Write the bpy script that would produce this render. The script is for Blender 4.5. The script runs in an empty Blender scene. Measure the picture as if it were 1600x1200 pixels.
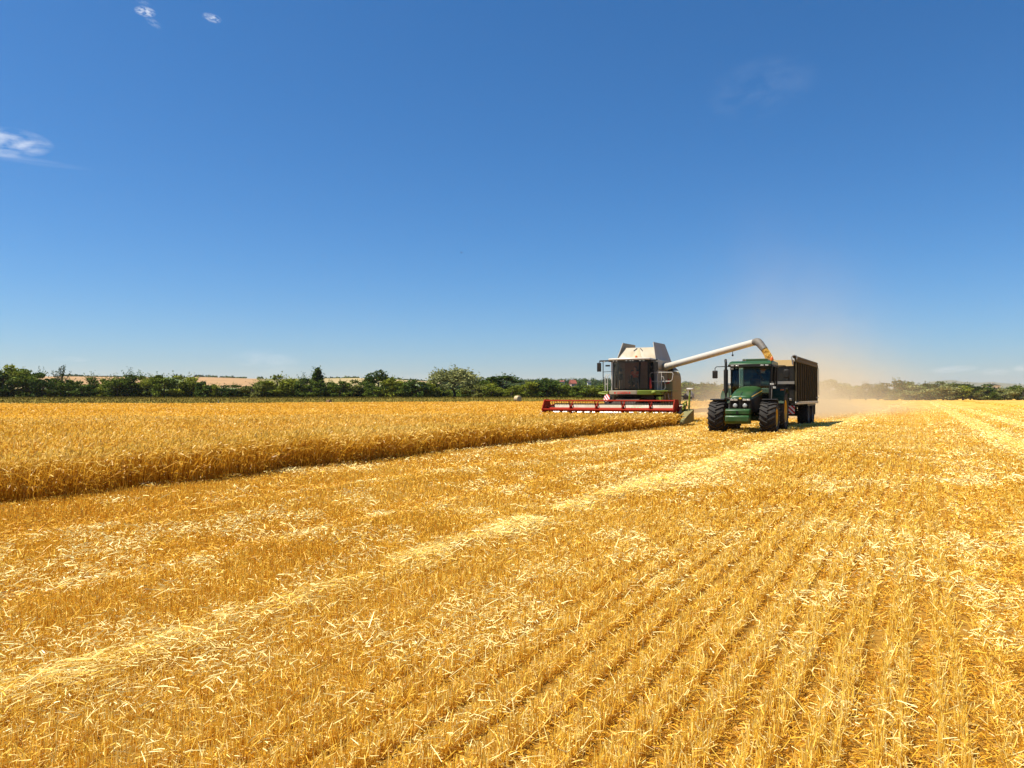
import bpy, bmesh, math, random
import numpy as np
from mathutils import Vector, Matrix

random.seed(7)
rng = np.random.default_rng(11)
scn = bpy.context.scene
COL = scn.collection
R = math.radians
YAW = R(28.07)
CS, SN = math.cos(YAW), math.sin(YAW)
CAM_H = 1.7
FPX = 1200.0
SUN_EL = R(63)
SUN_DIR = Vector((-0.78, -0.62, 0)).normalized() * math.cos(SUN_EL) + Vector((0, 0, math.sin(SUN_EL)))


def world(l, d):                     # lateral / forward distances of the viewpoint -> world X, Y
    return l * CS - d * SN, l * SN + d * CS


def view(x, y):
    return x * CS + y * SN, -x * SN + y * CS


def at(px, d):                       # point on the ray of photo column px at forward distance d
    return world((px - 800) / FPX * d, d)


# ------------------------------------------------------------------ tagging
def tag(o, label=None, cat=None, group=None, kind=None):
    if label: o['label'] = label
    if cat: o['category'] = cat
    if group: o['group'] = group
    if kind: o['kind'] = kind
    return o


def empty(name, loc, rz=0, parent=None):
    o = bpy.data.objects.new(name, None)
    COL.objects.link(o)
    o.location = loc
    o.rotation_euler = (0, 0, rz)
    o.empty_display_size = 0.3
    if parent: o.parent = parent
    return o


# ------------------------------------------------------------------ materials
def new_mat(name):
    m = bpy.data.materials.new(name)
    m.use_nodes = True
    nt = m.node_tree
    nt.nodes.clear()
    out = nt.nodes.new('ShaderNodeOutputMaterial')
    return m, nt, out


def ramp(nt, stops, inp):
    r = nt.nodes.new('ShaderNodeValToRGB')
    e = r.color_ramp.elements
    while len(e) < len(stops): e.new(0.5)
    for k, (p, c) in enumerate(stops):
        e[k].position = p
        e[k].color = (*c, 1)
    nt.links.new(inp, r.inputs['Fac'])
    return r.outputs['Color']


def noise(nt, scale, detail=3, rough=0.55, vec=None, dist=0.0):
    n = nt.nodes.new('ShaderNodeTexNoise')
    n.inputs['Scale'].default_value = scale
    n.inputs['Detail'].default_value = detail
    n.inputs['Roughness'].default_value = rough
    n.inputs['Distortion'].default_value = dist
    if vec is not None: nt.links.new(vec, n.inputs['Vector'])
    return n.outputs['Fac']


def mixc(nt, fac, a, b, mode='MIX'):
    n = nt.nodes.new('ShaderNodeMix')
    n.data_type = 'RGBA'
    n.blend_type = mode
    for k, s in ((0, fac), (6, a), (7, b)):
        if isinstance(s, (int, float)): n.inputs[k].default_value = s
        elif isinstance(s, tuple): n.inputs[k].default_value = (*s, 1)
        else: nt.links.new(s, n.inputs[k])
    return n.outputs[2]


def math_(nt, op, a, b=None, clamp=False):
    n = nt.nodes.new('ShaderNodeMath')
    n.operation = op
    n.use_clamp = clamp
    for k, s in enumerate((a, b)):
        if s is None: continue
        if isinstance(s, (int, float)): n.inputs[k].default_value = s
        else: nt.links.new(s, n.inputs[k])
    return n.outputs[0]


def paint(name, col, rough=0.45, metal=0.0, dust=0.25, dustcol=(0.42, 0.30, 0.16), scale=3.0, bump=0.0, coat=0.0, spec=0.4):
    """Painted or bare surface with chaff dust in uneven patches, thicker on what faces up."""
    m, nt, out = new_mat(name)
    b = nt.nodes.new('ShaderNodeBsdfPrincipled')
    tc = nt.nodes.new('ShaderNodeTexCoord')
    n = noise(nt, scale, 5, 0.65, tc.outputs['Object'])
    n2 = noise(nt, scale * 9, 3, 0.6, tc.outputs['Object'])
    f = math_(nt, 'MULTIPLY', math_(nt, 'SUBTRACT', n, 0.38, True), 2.4 * dust, True)
    f = math_(nt, 'ADD', f, math_(nt, 'MULTIPLY', math_(nt, 'SUBTRACT', n2, 0.45, True), dust, True), True)
    nt.links.new(mixc(nt, f, col, dustcol), b.inputs['Base Color'])
    nt.links.new(math_(nt, 'ADD', rough, math_(nt, 'MULTIPLY', f, 0.5), True), b.inputs['Roughness'])
    b.inputs['Metallic'].default_value = metal
    b.inputs['Coat Weight'].default_value = coat
    b.inputs['Specular IOR Level'].default_value = spec
    if bump:
        bp = nt.nodes.new('ShaderNodeBump')
        bp.inputs['Strength'].default_value = bump
        bp.inputs['Distance'].default_value = 0.01
        nt.links.new(n2, bp.inputs['Height'])
        nt.links.new(bp.outputs['Normal'], b.inputs['Normal'])
    nt.links.new(b.outputs['BSDF'], out.inputs['Surface'])
    return m


def glass(name, tint=(0.5, 0.6, 0.58), grime=0.35):
    m, nt, out = new_mat(name)
    t = nt.nodes.new('ShaderNodeBsdfTransparent')
    t.inputs['Color'].default_value = (*tint, 1)
    g = nt.nodes.new('ShaderNodeBsdfGlossy')
    g.inputs['Roughness'].default_value = 0.03
    fr = nt.nodes.new('ShaderNodeFresnel')
    fr.inputs['IOR'].default_value = 1.35
    tc = nt.nodes.new('ShaderNodeTexCoord')
    d = nt.nodes.new('ShaderNodeBsdfDiffuse')
    d.inputs['Color'].default_value = (0.4, 0.31, 0.2, 1)
    dn = math_(nt, 'MULTIPLY', math_(nt, 'SUBTRACT', noise(nt, 2.0, 4, 0.6, tc.outputs['Object']), 0.45, True), grime)
    ms = nt.nodes.new('ShaderNodeMixShader')
    nt.links.new(fr.outputs['Fac'], ms.inputs[0])
    nt.links.new(t.outputs[0], ms.inputs[1])
    nt.links.new(g.outputs[0], ms.inputs[2])
    m2 = nt.nodes.new('ShaderNodeMixShader')
    nt.links.new(dn, m2.inputs[0])
    nt.links.new(ms.outputs[0], m2.inputs[1])
    nt.links.new(d.outputs[0], m2.inputs[2])
    nt.links.new(m2.outputs[0], out.inputs['Surface'])
    return m


def blades(name, stops, transl=0.25, rough=0.5, vary=None, spec=0.35):
    """Straw, stems and leaves: colour follows each blade's own tint attribute."""
    m, nt, out = new_mat(name)
    a = nt.nodes.new('ShaderNodeAttribute')
    a.attribute_name = 'tint'
    fac = a.outputs['Fac']
    if vary:
        geo = nt.nodes.new('ShaderNodeNewGeometry')
        nv = noise(nt, vary[0], 3, 0.6, geo.outputs['Position'])
        fac = math_(nt, 'ADD', fac, math_(nt, 'MULTIPLY', math_(nt, 'SUBTRACT', nv, 0.5), vary[1]), True)
    c = ramp(nt, stops, fac)
    b = nt.nodes.new('ShaderNodeBsdfPrincipled')
    b.inputs['Roughness'].default_value = rough
    b.inputs['Specular IOR Level'].default_value = spec
    nt.links.new(c, b.inputs['Base Color'])
    t = nt.nodes.new('ShaderNodeBsdfTranslucent')
    nt.links.new(c, t.inputs['Color'])
    ms = nt.nodes.new('ShaderNodeMixShader')
    ms.inputs[0].default_value = transl
    nt.links.new(b.outputs[0], ms.inputs[1])
    nt.links.new(t.outputs[0], ms.inputs[2])
    nt.links.new(ms.outputs[0], out.inputs['Surface'])
    return m


# ------------------------------------------------------------------ mesh builder
class MB:
    def __init__(s):
        s.v, s.f = [], []

    def add(s, vs, fs):
        o = len(s.v)
        s.v += [tuple(v) for v in vs]
        s.f += [tuple(i + o for i in f) for f in fs]
        return s

    def hexa(s, p):                  # 4 bottom points then 4 top points, both counter-clockwise
        return s.add(p, [(3, 2, 1, 0), (4, 5, 6, 7), (0, 1, 5, 4), (1, 2, 6, 5), (2, 3, 7, 6), (3, 0, 4, 7)])

    def box(s, x0, x1, y0, y1, z0, z1):
        return s.hexa([(x0, y0, z0), (x1, y0, z0), (x1, y1, z0), (x0, y1, z0),
                       (x0, y0, z1), (x1, y0, z1), (x1, y1, z1), (x0, y1, z1)])

    def prism(s, poly, a, b, axis='x'):
        """poly in the plane across the axis, given counter-clockwise as (y,z) / (x,z) / (x,y)."""
        n = len(poly)
        def P(u, w, t):
            return (t, u, w) if axis == 'x' else (u, t, w) if axis == 'y' else (u, w, t)
        vs = [P(u, w, a) for u, w in poly] + [P(u, w, b) for u, w in poly]
        fs = [tuple(range(n))[::-1], tuple(range(n, 2 * n))]
        fs += [(k, (k + 1) % n, n + (k + 1) % n, n + k) for k in range(n)]
        return s.add(vs, fs)

    def tube(s, pts, r, n=8, caps=True):
        pts = [Vector(p) for p in pts]
        rs = r if isinstance(r, (list, tuple)) else [r] * len(pts)
        rings = []
        ref = None
        for k, p in enumerate(pts):
            d = (pts[min(k + 1, len(pts) - 1)] - pts[max(k - 1, 0)]).normalized()
            if ref is None:
                ref = d.orthogonal().normalized()
            u = (ref - d * ref.dot(d))
            u = u.normalized() if u.length > 1e-4 else d.orthogonal().normalized()
            ref = u
            w = d.cross(u)
            rings.append([p + (u * math.cos(2 * math.pi * j / n) + w * math.sin(2 * math.pi * j / n)) * rs[k] for j in range(n)])
        vs = [v for ring in rings for v in ring]
        fs = []
        for k in range(len(pts) - 1):
            for j in range(n):
                a, b = k * n + j, k * n + (j + 1) % n
                fs.append((a, b, b + n, a + n))
        if caps:
            fs.append(tuple(range(n))[::-1])
            fs.append(tuple(range((len(pts) - 1) * n, len(pts) * n)))
        return s.add(vs, fs)

    def lathe(s, prof, c, axis='x', n=24, close=True):
        """prof: (along, radius) pairs round the axis through c."""
        vs = []
        for a, r in prof:
            for j in range(n):
                t = 2 * math.pi * j / n
                q = {'x': (a, r * math.cos(t), r * math.sin(t)), 'y': (r * math.sin(t), a, r * math.cos(t)),
                     'z': (r * math.cos(t), r * math.sin(t), a)}[axis]
                vs.append((c[0] + q[0], c[1] + q[1], c[2] + q[2]))
        fs = []
        for k in range(len(prof) - 1):
            for j in range(n):
                a, b = k * n + j, k * n + (j + 1) % n
                fs.append((a, b, b + n, a + n))
        if close:
            fs.append(tuple(range(n))[::-1])
            fs.append(tuple(range((len(prof) - 1) * n, len(prof) * n)))
        return s.add(vs, fs)

    def ball(s, c, rx, ry=None, rz=None, n=12):
        ry = rx if ry is None else ry
        rz = rx if rz is None else rz
        prof = [(-math.cos(math.pi * k / 8), max(math.sin(math.pi * k / 8), 0.02)) for k in range(9)]
        o = len(s.v)
        s.lathe(prof, (0, 0, 0), 'z', n)
        s.v[o:] = [(c[0] + x * rx, c[1] + y * ry, c[2] + z * rz) for x, y, z in s.v[o:]]
        return s

    def build(s, name, m, parent=None, bevel=0.0, smooth=40, loc=None):
        me = bpy.data.meshes.new(name)
        me.from_pydata(s.v, [], s.f)
        bm = bmesh.new()
        bm.from_mesh(me)
        bmesh.ops.recalc_face_normals(bm, faces=bm.faces)
        bm.to_mesh(me)
        bm.free()
        me.materials.append(m)
        if smooth:
            me.polygons.foreach_set('use_smooth', [True] * len(me.polygons))
            me.set_sharp_from_angle(angle=R(smooth))
        o = bpy.data.objects.new(name, me)
        COL.objects.link(o)
        if parent: o.parent = parent
        if loc: o.location = loc
        if bevel:
            bv = o.modifiers.new('edges', 'BEVEL')
            bv.width = bevel
            bv.segments = 2
            bv.limit_method = 'ANGLE'
            bv.angle_limit = R(35)
        return o


def text_mesh(name, body, size, m, parent, loc, rot, extrude=0.004):
    cu = bpy.data.curves.new(name, 'FONT')
    cu.body = body
    cu.size = size
    cu.extrude = extrude
    cu.align_x = 'CENTER'
    cu.align_y = 'CENTER'
    cu.offset = size * 0.02
    t = bpy.data.objects.new(name + '_curve', cu)
    COL.objects.link(t)
    dg = bpy.context.evaluated_depsgraph_get()
    me = bpy.data.meshes.new_from_object(t.evaluated_get(dg))
    bpy.data.objects.remove(t)
    me.name = name
    me.materials.clear()
    me.materials.append(m)
    o = bpy.data.objects.new(name, me)
    COL.objects.link(o)
    o.parent = parent
    o.location = loc
    o.rotation_euler = rot
    return o


# ------------------------------------------------------------------ big meshes of blades
class Strips:
    def __init__(s):
        s.V, s.F, s.T, s.n = [], [], [], 0

    def add(s, pts, widths, side, tint):
        """pts: k arrays (N,3); widths: k arrays or numbers; side: (N,3) unit; tint: (N,) or k arrays."""
        k, N = len(pts), len(pts[0])
        if N == 0: return
        v = np.empty((N, k, 2, 3), np.float32)
        t = np.empty((N, k, 2), np.float32)
        for i, p in enumerate(pts):
            w = np.asarray(widths[i], np.float32)
            w = np.broadcast_to(w, (N,))[:, None] * 0.5
            v[:, i, 0] = p - side * w
            v[:, i, 1] = p + side * w
            ti = tint[i] if isinstance(tint, list) else tint
            t[:, i, :] = np.broadcast_to(np.asarray(ti, np.float32), (N,))[:, None]
        base = s.n + np.arange(N)[:, None] * (2 * k)
        q = np.array([[2 * i, 2 * i + 1, 2 * i + 3, 2 * i + 2] for i in range(k - 1)])
        s.F.append((base[:, :, None] + q[None]).reshape(-1, 4))
        s.V.append(v.reshape(-1, 3))
        s.T.append(t.reshape(-1))
        s.n += N * k * 2

    def build(s, name, m, parent=None):
        V, F, T = np.concatenate(s.V), np.concatenate(s.F), np.concatenate(s.T)
        me = bpy.data.meshes.new(name)
        me.vertices.add(len(V))
        me.vertices.foreach_set('co', V.astype(np.float32).ravel())
        me.loops.add(F.size)
        me.loops.foreach_set('vertex_index', F.astype(np.int32).ravel())
        me.polygons.add(len(F))
        me.polygons.foreach_set('loop_start', (np.arange(len(F)) * 4).astype(np.int32))
        me.update(calc_edges=True)
        a = me.attributes.new('tint', 'FLOAT', 'POINT')
        a.data.foreach_set('value', T.astype(np.float32))
        me.materials.append(m)
        o = bpy.data.objects.new(name, me)
        COL.objects.link(o)
        if parent: o.parent = parent
        return o


_H = rng.random((256, 256)).astype(np.float32)


def vnoise(x, y, s):
    """smooth value noise in 0..1 at feature size s metres"""
    u, w = np.asarray(x) / s + 1000.3, np.asarray(y) / s + 1000.7
    i, j = np.floor(u).astype(int), np.floor(w).astype(int)
    fu, fw = u - i, w - j
    fu, fw = fu * fu * (3 - 2 * fu), fw * fw * (3 - 2 * fw)
    i0, i1, j0, j1 = i % 256, (i + 1) % 256, j % 256, (j + 1) % 256
    return (_H[i0, j0] * (1 - fu) + _H[i1, j0] * fu) * (1 - fw) + (_H[i0, j1] * (1 - fu) + _H[i1, j1] * fu) * fw


def rand_dir2(n):
    a = rng.random(n) * 2 * math.pi
    return np.stack([np.cos(a), np.sin(a), np.zeros(n)], 1)


def sstep(t):
    t = np.clip(t, 0, 1)
    return t * t * (3 - 2 * t)


# wheat's far edge as forward distance for each lateral position
WE_L = [-400, -76, -49, -30, 8, 60, 400]
WE_D = [108, 114, 117, 138, 158, 170, 176]


def ground_z(x, y):
    """gentle lie of the land: the meadow behind the wheat climbs about 1.4 m to the hedge"""
    l, d = view(np.asarray(x, float), np.asarray(y, float))
    edge = np.interp(l, WE_L, WE_D)
    rise = 1.45 * sstep((d - edge + 5) / (204 - edge)) * sstep((75 - l) / 60)
    roll = 0.05 * (vnoise(x, y, 9.0) - 0.5) * np.clip((np.hypot(x, y) - 2) / 10, 0, 1) * np.clip((150 - d) / 60, 0, 1)
    return rise + roll
# ================================================================== camera, sun, sky
cam = bpy.data.cameras.new('camera')
cam.sensor_width = 36
cam.lens = FPX / 1600 * 36
cam.shift_y = 20 / 1600
cam.clip_start = 0.1
cam.clip_end = 30000
co = bpy.data.objects.new('camera', cam)
co.location = (0, 0, CAM_H)
co.rotation_euler = (R(90), 0, YAW)
COL.objects.link(co)
scn.camera = co

sun = bpy.data.lights.new('sun', 'SUN')
sun.energy = 5.0
sun.angle = R(0.5)
sun.color = (1.0, 0.95, 0.86)
so = bpy.data.objects.new('sun', sun)
so.rotation_euler = (-SUN_DIR).to_track_quat('-Z', 'Y').to_euler()
so.location = (0, 0, 60)
COL.objects.link(so)

wd = bpy.data.worlds.new('World')
scn.world = wd
wd.use_nodes = True
wn = wd.node_tree
wn.nodes.clear()
wo = wn.nodes.new('ShaderNodeOutputWorld')
bg = wn.nodes.new('ShaderNodeBackground')
bg.inputs['Strength'].default_value = 0.067
sky = wn.nodes.new('ShaderNodeTexSky')
sky.sky_type = 'NISHITA'
sky.sun_disc = False
sky.sun_elevation = SUN_EL
sky.sun_rotation = math.atan2(SUN_DIR.x, SUN_DIR.y)
sky.altitude = 250
sky.air_density = 0.85
sky.dust_density = 1.2
sky.ozone_density = 3.5
hsv = wn.nodes.new('ShaderNodeHueSaturation')
hsv.inputs['Saturation'].default_value = 1.19
hsv.inputs['Value'].default_value = 1.0
wn.links.new(mixc(wn, 1.0, sky.outputs[0], (0.73, 0.95, 1.12), 'MULTIPLY'), hsv.inputs['Color'])
tcw = wn.nodes.new('ShaderNodeTexCoord')
wdir = tcw.outputs['Generated']


def vmath(op, a, b):
    n = wn.nodes.new('ShaderNodeVectorMath')
    n.operation = op
    for k, s in enumerate((a, b)):
        if isinstance(s, (tuple, Vector)): n.inputs[k].default_value = tuple(s)
        else: wn.links.new(s, n.inputs[k])
    return n.outputs['Value'] if op == 'DOT_PRODUCT' else n.outputs[0]


def cloud(az, el, wa, wh, tilt, scale, lo, gain, seed):
    """a wisp of cirrus at compass bearing az (deg left of +Y) and height el (deg), wa x wh degrees in size"""
    c = Vector((-math.sin(R(az)) * math.cos(R(el)), math.cos(R(az)) * math.cos(R(el)), math.sin(R(el))))
    r = Vector((math.cos(R(az)), math.sin(R(az)), 0))
    u = r.cross(c).normalized()
    if u.z < 0: u = -u
    r2 = r * math.cos(R(tilt)) + u * math.sin(R(tilt))
    u2 = -r * math.sin(R(tilt)) + u * math.cos(R(tilt))
    x = math_(wn, 'DIVIDE', vmath('DOT_PRODUCT', wdir, r2), R(wa) / 2)
    y = math_(wn, 'DIVIDE', vmath('DOT_PRODUCT', wdir, u2), R(wh) / 2)
    rr = math_(wn, 'ADD', math_(wn, 'MULTIPLY', x, x), math_(wn, 'MULTIPLY', y, y))
    body = math_(wn, 'SUBTRACT', 1.0, rr, True)
    front = math_(wn, 'GREATER_THAN', vmath('DOT_PRODUCT', wdir, c), 0.5)
    cx = wn.nodes.new('ShaderNodeCombineXYZ')
    wn.links.new(math_(wn, 'ADD', x, seed), cx.inputs[0])
    wn.links.new(math_(wn, 'MULTIPLY', y, 1.0), cx.inputs[1])
    nz = noise(wn, scale, 6, 0.52, cx.outputs[0], 0.25)
    nz = math_(wn, 'MULTIPLY', math_(wn, 'SUBTRACT', nz, lo, True), gain, True)
    return math_(wn, 'MULTIPLY', math_(wn, 'MULTIPLY', nz, body), front)


def cpx(px, py, wpx, hpx, *a):
    az = 28.07 - math.degrees(math.atan((px - 800) / FPX))
    el = math.degrees(math.atan((620 - py) / math.hypot(FPX, px - 800)))
    k = math.degrees(1 / FPX) * (FPX / math.hypot(FPX, px - 800))
    return cloud(az, el, wpx * k, hpx * k, *a)


cl = None
for a in [(227, 18, 30, 15, 0, 2.6, 0.36, 4.0, 3), (240, 36, 26, 11, -25, 1.8, 0.40, 1.2, 7), (222, 1, 26, 11, -15, 1.6, 0.42, 0.9, 8),
          (331, 28, 28, 13, -8, 2.4, 0.38, 3.2, 11), (8, 222, 130, 46, 4, 1.6, 0.34, 3.2, 17), (30, 249, 200, 13, 0, 0.9, 0.25, 0.42, 21),
          (1190, 136, 170, 90, 8, 1.3, 0.42, 0.4, 26), (415, 566, 120, 46, 0, 1.2, 0.38, 0.9, 31), (1490, 577, 72, 12, 3, 0.9, 0.30, 1.7, 37),
          (1552, 581, 50, 12, 0, 1.2, 0.34, 1.4, 41), (1598, 575, 30, 12, 5, 1.2, 0.32, 1.6, 45), (110, 561, 60, 10, 0, 1.0, 0.35, 0.8, 52)]:
    c_ = cpx(*a)
    cl = c_ if cl is None else math_(wn, 'ADD', cl, c_, True)
wn.links.new(mixc(wn, math_(wn, 'MULTIPLY', cl, 0.62), hsv.outputs['Color'], (8.6, 8.8, 9.2)), bg.inputs['Color'])
wn.links.new(bg.outputs[0], wo.inputs['Surface'])

scn.view_settings.view_transform = 'Standard'
scn.view_settings.look = 'None'
scn.view_settings.gamma = 1.0
scn.view_settings.exposure = 0.89
scn.view_settings.use_curve_mapping = False
scn.render.engine = 'CYCLES'
cy = scn.cycles
cy.max_bounces = 8
cy.diffuse_bounces = 3
cy.glossy_bounces = 3
cy.transmission_bounces = 4
cy.volume_bounces = 1
cy.transparent_max_bounces = 12
cy.use_denoising = True
cy.volume_step_rate = 2.0
cy.volume_max_steps = 64

# ================================================================== ground sheets
def polar_sheet(name, m, radii, angles, zf):
    V = []
    for r in radii:
        for a in angles: V.append((-math.sin(a) * r, math.cos(a) * r))
    V = np.array(V)
    z = zf(V[:, 0], V[:, 1])
    na = len(angles)
    F = []
    for i in range(len(radii) - 1):
        for j in range(na):
            k = (j + 1) % na
            F.append((i * na + j, i * na + k, (i + 1) * na + k, (i + 1) * na + j))
    F.append(tuple(range(na))[::-1])
    me = bpy.data.meshes.new(name)
    me.from_pydata([(x, y, zz) for (x, y), zz in zip(V, z)], [], F)
    bm = bmesh.new(); bm.from_mesh(me); bmesh.ops.recalc_face_normals(bm, faces=bm.faces)
    if sum(f.normal.z for f in bm.faces) < 0: bmesh.ops.reverse_faces(bm, faces=bm.faces)
    bm.to_mesh(me); bm.free()
    me.polygons.foreach_set('use_smooth', [True] * len(me.polygons))
    me.materials.append(m)
    o = bpy.data.objects.new(name, me)
    COL.objects.link(o)
    return o


# stubble soil: straw-strewn earth; pale windrows of straw lie along the rows further off
m_soil, nt, out = new_mat('stubble_soil')
geo = nt.nodes.new('ShaderNodeNewGeometry')
mp = nt.nodes.new('ShaderNodeMapping')
nt.links.new(geo.outputs['Position'], mp.inputs['Vector'])
mp.inputs['Scale'].default_value = (1.0, 0.09, 1.0)          # streaks run along the rows
n_streak = noise(nt, 0.55, 6, 0.62, mp.outputs['Vector'])
n_fine = noise(nt, 20.0, 9, 0.8, geo.outputs['Position'])
n_mid = noise(nt, 0.9, 5, 0.65, geo.outputs['Position'])
sx = nt.nodes.new('ShaderNodeSeparateXYZ')
nt.links.new(geo.outputs['Position'], sx.inputs[0])
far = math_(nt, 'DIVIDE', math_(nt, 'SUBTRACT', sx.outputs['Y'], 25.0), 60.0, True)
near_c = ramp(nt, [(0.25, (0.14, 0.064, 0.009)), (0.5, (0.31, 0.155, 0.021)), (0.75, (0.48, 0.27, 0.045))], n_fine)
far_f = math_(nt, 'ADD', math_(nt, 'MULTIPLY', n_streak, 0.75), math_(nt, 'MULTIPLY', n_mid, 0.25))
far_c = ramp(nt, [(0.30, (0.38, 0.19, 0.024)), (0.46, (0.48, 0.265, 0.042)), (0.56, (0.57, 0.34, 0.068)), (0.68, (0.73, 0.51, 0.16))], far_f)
b = nt.nodes.new('ShaderNodeBsdfPrincipled')
b.inputs['Roughness'].default_value = 0.9
b.inputs['Specular IOR Level'].default_value = 0.1
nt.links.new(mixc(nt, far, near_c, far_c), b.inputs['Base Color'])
bp = nt.nodes.new('ShaderNodeBump')
bp.inputs['Strength'].default_value = 0.6
bp.inputs['Distance'].default_value = 0.05
nt.links.new(n_fine, bp.inputs['Height'])
nt.links.new(bp.outputs[0], b.inputs['Normal'])
nt.links.new(b.outputs[0], out.inputs['Surface'])

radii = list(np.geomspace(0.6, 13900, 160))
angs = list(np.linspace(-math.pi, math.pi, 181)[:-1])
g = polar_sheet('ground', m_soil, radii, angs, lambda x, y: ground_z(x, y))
tag(g, kind='structure')


def ld_grid(name, m, ls, ds, zf, colf=None, kind='structure'):
    """sheet over lateral x forward distances (ds may be a function of l giving the row of distances)"""
    V, C = [], []
    for l in ls:
        row = ds(l) if callable(ds) else ds
        for d in row:
            x, y = world(l, d)
            V.append((x, y, zf(l, d, x, y)))
            if colf: C.append((*colf(l, d), 1.0))
    nd = len(row)
    F = [(i * nd + j, i * nd + j + 1, (i + 1) * nd + j + 1, (i + 1) * nd + j) for i in range(len(ls) - 1) for j in range(nd - 1)]
    me = bpy.data.meshes.new(name)
    me.from_pydata(V, [], F)
    bm = bmesh.new(); bm.from_mesh(me); bmesh.ops.recalc_face_normals(bm, faces=bm.faces)
    if sum(f.normal.z for f in bm.faces) < 0: bmesh.ops.reverse_faces(bm, faces=bm.faces)
    bm.to_mesh(me); bm.free()
    me.polygons.foreach_set('use_smooth', [True] * len(me.polygons))
    if colf:
        a = me.color_attributes.new('crop', 'FLOAT_COLOR', 'POINT')
        a.data.foreach_set('color', np.array(C, np.float32).ravel())
    me.materials.append(m)
    o = bpy.data.objects.new(name, me)
    COL.objects.link(o)
    return tag(o, kind=kind)


def earth(name, stops, scale, bumpd=0.05, attr=False):
    m, nt, out = new_mat(name)
    geo = nt.nodes.new('ShaderNodeNewGeometry')
    n = noise(nt, scale, 6, 0.65, geo.outputs['Position'])
    b = nt.nodes.new('ShaderNodeBsdfPrincipled')
    b.inputs['Roughness'].default_value = 0.95
    b.inputs['Specular IOR Level'].default_value = 0.05
    c = ramp(nt, stops, n)
    if attr:
        at_ = nt.nodes.new('ShaderNodeAttribute')
        at_.attribute_name = 'crop'
        c = mixc(nt, 1.0, at_.outputs['Color'], c, 'MULTIPLY')
    nt.links.new(c, b.inputs['Base Color'])
    nt.links.new(b.outputs[0], out.inputs['Surface'])
    return m


m_meadow = earth('meadow_grass', [(0.3, (0.09, 0.072, 0.010)), (0.55, (0.14, 0.105, 0.014)), (0.75, (0.20, 0.145, 0.026))], 0.25)
tag(ld_grid('meadow', m_meadow, list(np.linspace(-330, 70, 60)),
            lambda l: list(np.linspace(np.interp(l, WE_L, WE_D) - 1.0, 290, 26)),
            lambda l, d, x, y: float(ground_z(x, y)) + 0.03), kind='structure')

# ---------------------------------------------------------------- distant rolling fields
RIDGE_PX = [-500, -200, 0, 100, 250, 320, 400, 450, 560, 620, 690, 760, 830, 950, 1100, 1300, 1450, 1700]
RIDGE_PY = [592, 590, 590, 589.5, 591, 590.5, 593, 593, 592, 594, 598, 598, 598, 598, 603, 612, 617, 619]


def hill_z(l, d):
    px = 800 + FPX * l / d
    top = (620 - np.interp(px, RIDGE_PX, RIDGE_PY)) / FPX * 1450 + CAM_H
    t = sstep((d - 420) / (1450 - 420))
    return -0.8 + (top + 0.8) * t


TAN, OLIVE, PALE, GREEN = (0.32, 0.195, 0.095), (0.15, 0.13, 0.045), (0.33, 0.25, 0.12), (0.11, 0.14, 0.05)


def hill_col(l, d):
    px = 800 + FPX * l / d
    if 295 < px < 405 and d > 820: return TAN
    if 60 < px < 235 and 800 < d < 1340: return TAN
    if 405 <= px < 500 and d > 900: return OLIVE
    if 500 <= px < 590 and d > 820: return PALE
    if 590 <= px < 690 and d > 1050: return PALE if d < 1250 else OLIVE
    if px < 60 and 700 < d < 1250: return PALE
    if px > 690: return (0.028, 0.038, 0.012)
    return GREEN


m_hill = earth('hill_fields', [(0.3, (0.8, 0.8, 0.8)), (0.7, (1.1, 1.08, 1.0))], 0.02, attr=True)
hd = list(np.linspace(420, 1450, 60)) + [1500, 1600, 1900, 2400]
hill = ld_grid('hills', m_hill, list(np.linspace(-1500, 900, 260)), hd,
               lambda l, d, x, y: float(hill_z(l, min(d, 1450))) - (max(d - 1450, 0) * 0.05), hill_col)

# blue hills far beyond the right-hand trees
def far_hill_z(l, d):
    px = 800 + FPX * l / d
    y = np.interp(px, [1000, 1300, 1400, 1440, 1460, 1475, 1490, 1510, 1530, 1550, 1575, 1600, 1650, 1750, 1900],
                  [620, 614, 606, 600, 595.5, 593.5, 594, 597, 597.5, 596.5, 599, 600.5, 600, 604, 618])
    y = y + 0.4 * math.sin(px * 0.21) + 0.25 * math.sin(px * 0.53)
    top = (620 - y) / FPX * 12400
    return -3 + top * float(sstep((d - 10000) / 2400)) * float(1 - 0.6 * sstep((d - 12400) / 1000))


m_far = earth('far_wooded_hill', [(0.3, (0.035, 0.05, 0.02)), (0.7, (0.06, 0.075, 0.03))], 0.004)
ld_grid('mountains', m_far, list(np.linspace(1800, 10500, 160)), list(np.linspace(9900, 13400, 22)),
        lambda l, d, x, y: far_hill_z(l, d))

# ================================================================== air
def volume_box(name, x0, x1, y0, y1, z0, z1, m, rz=0):
    mb = MB()
    mb.box(x0, x1, y0, y1, z0, z1)
    o = mb.build(name, m, smooth=0)
    return o


HAZE = 4.6e-5
m_haze, nt, out = new_mat('haze_air')
pv = nt.nodes.new('ShaderNodeVolumePrincipled')
pv.inputs['Color'].default_value = (0.70, 0.74, 0.79, 1)
pv.inputs['Density'].default_value = HAZE
pv.inputs['Anisotropy'].default_value = 0.2
nt.links.new(pv.outputs[0], out.inputs['Volume'])
hz = volume_box('haze', -17500, 17500, -17500, 17500, -60, 310, m_haze)
hz.display_type = 'WIRE'
tag(hz, 'thin pale haze hanging over the whole countryside', 'haze', kind='stuff')

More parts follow.
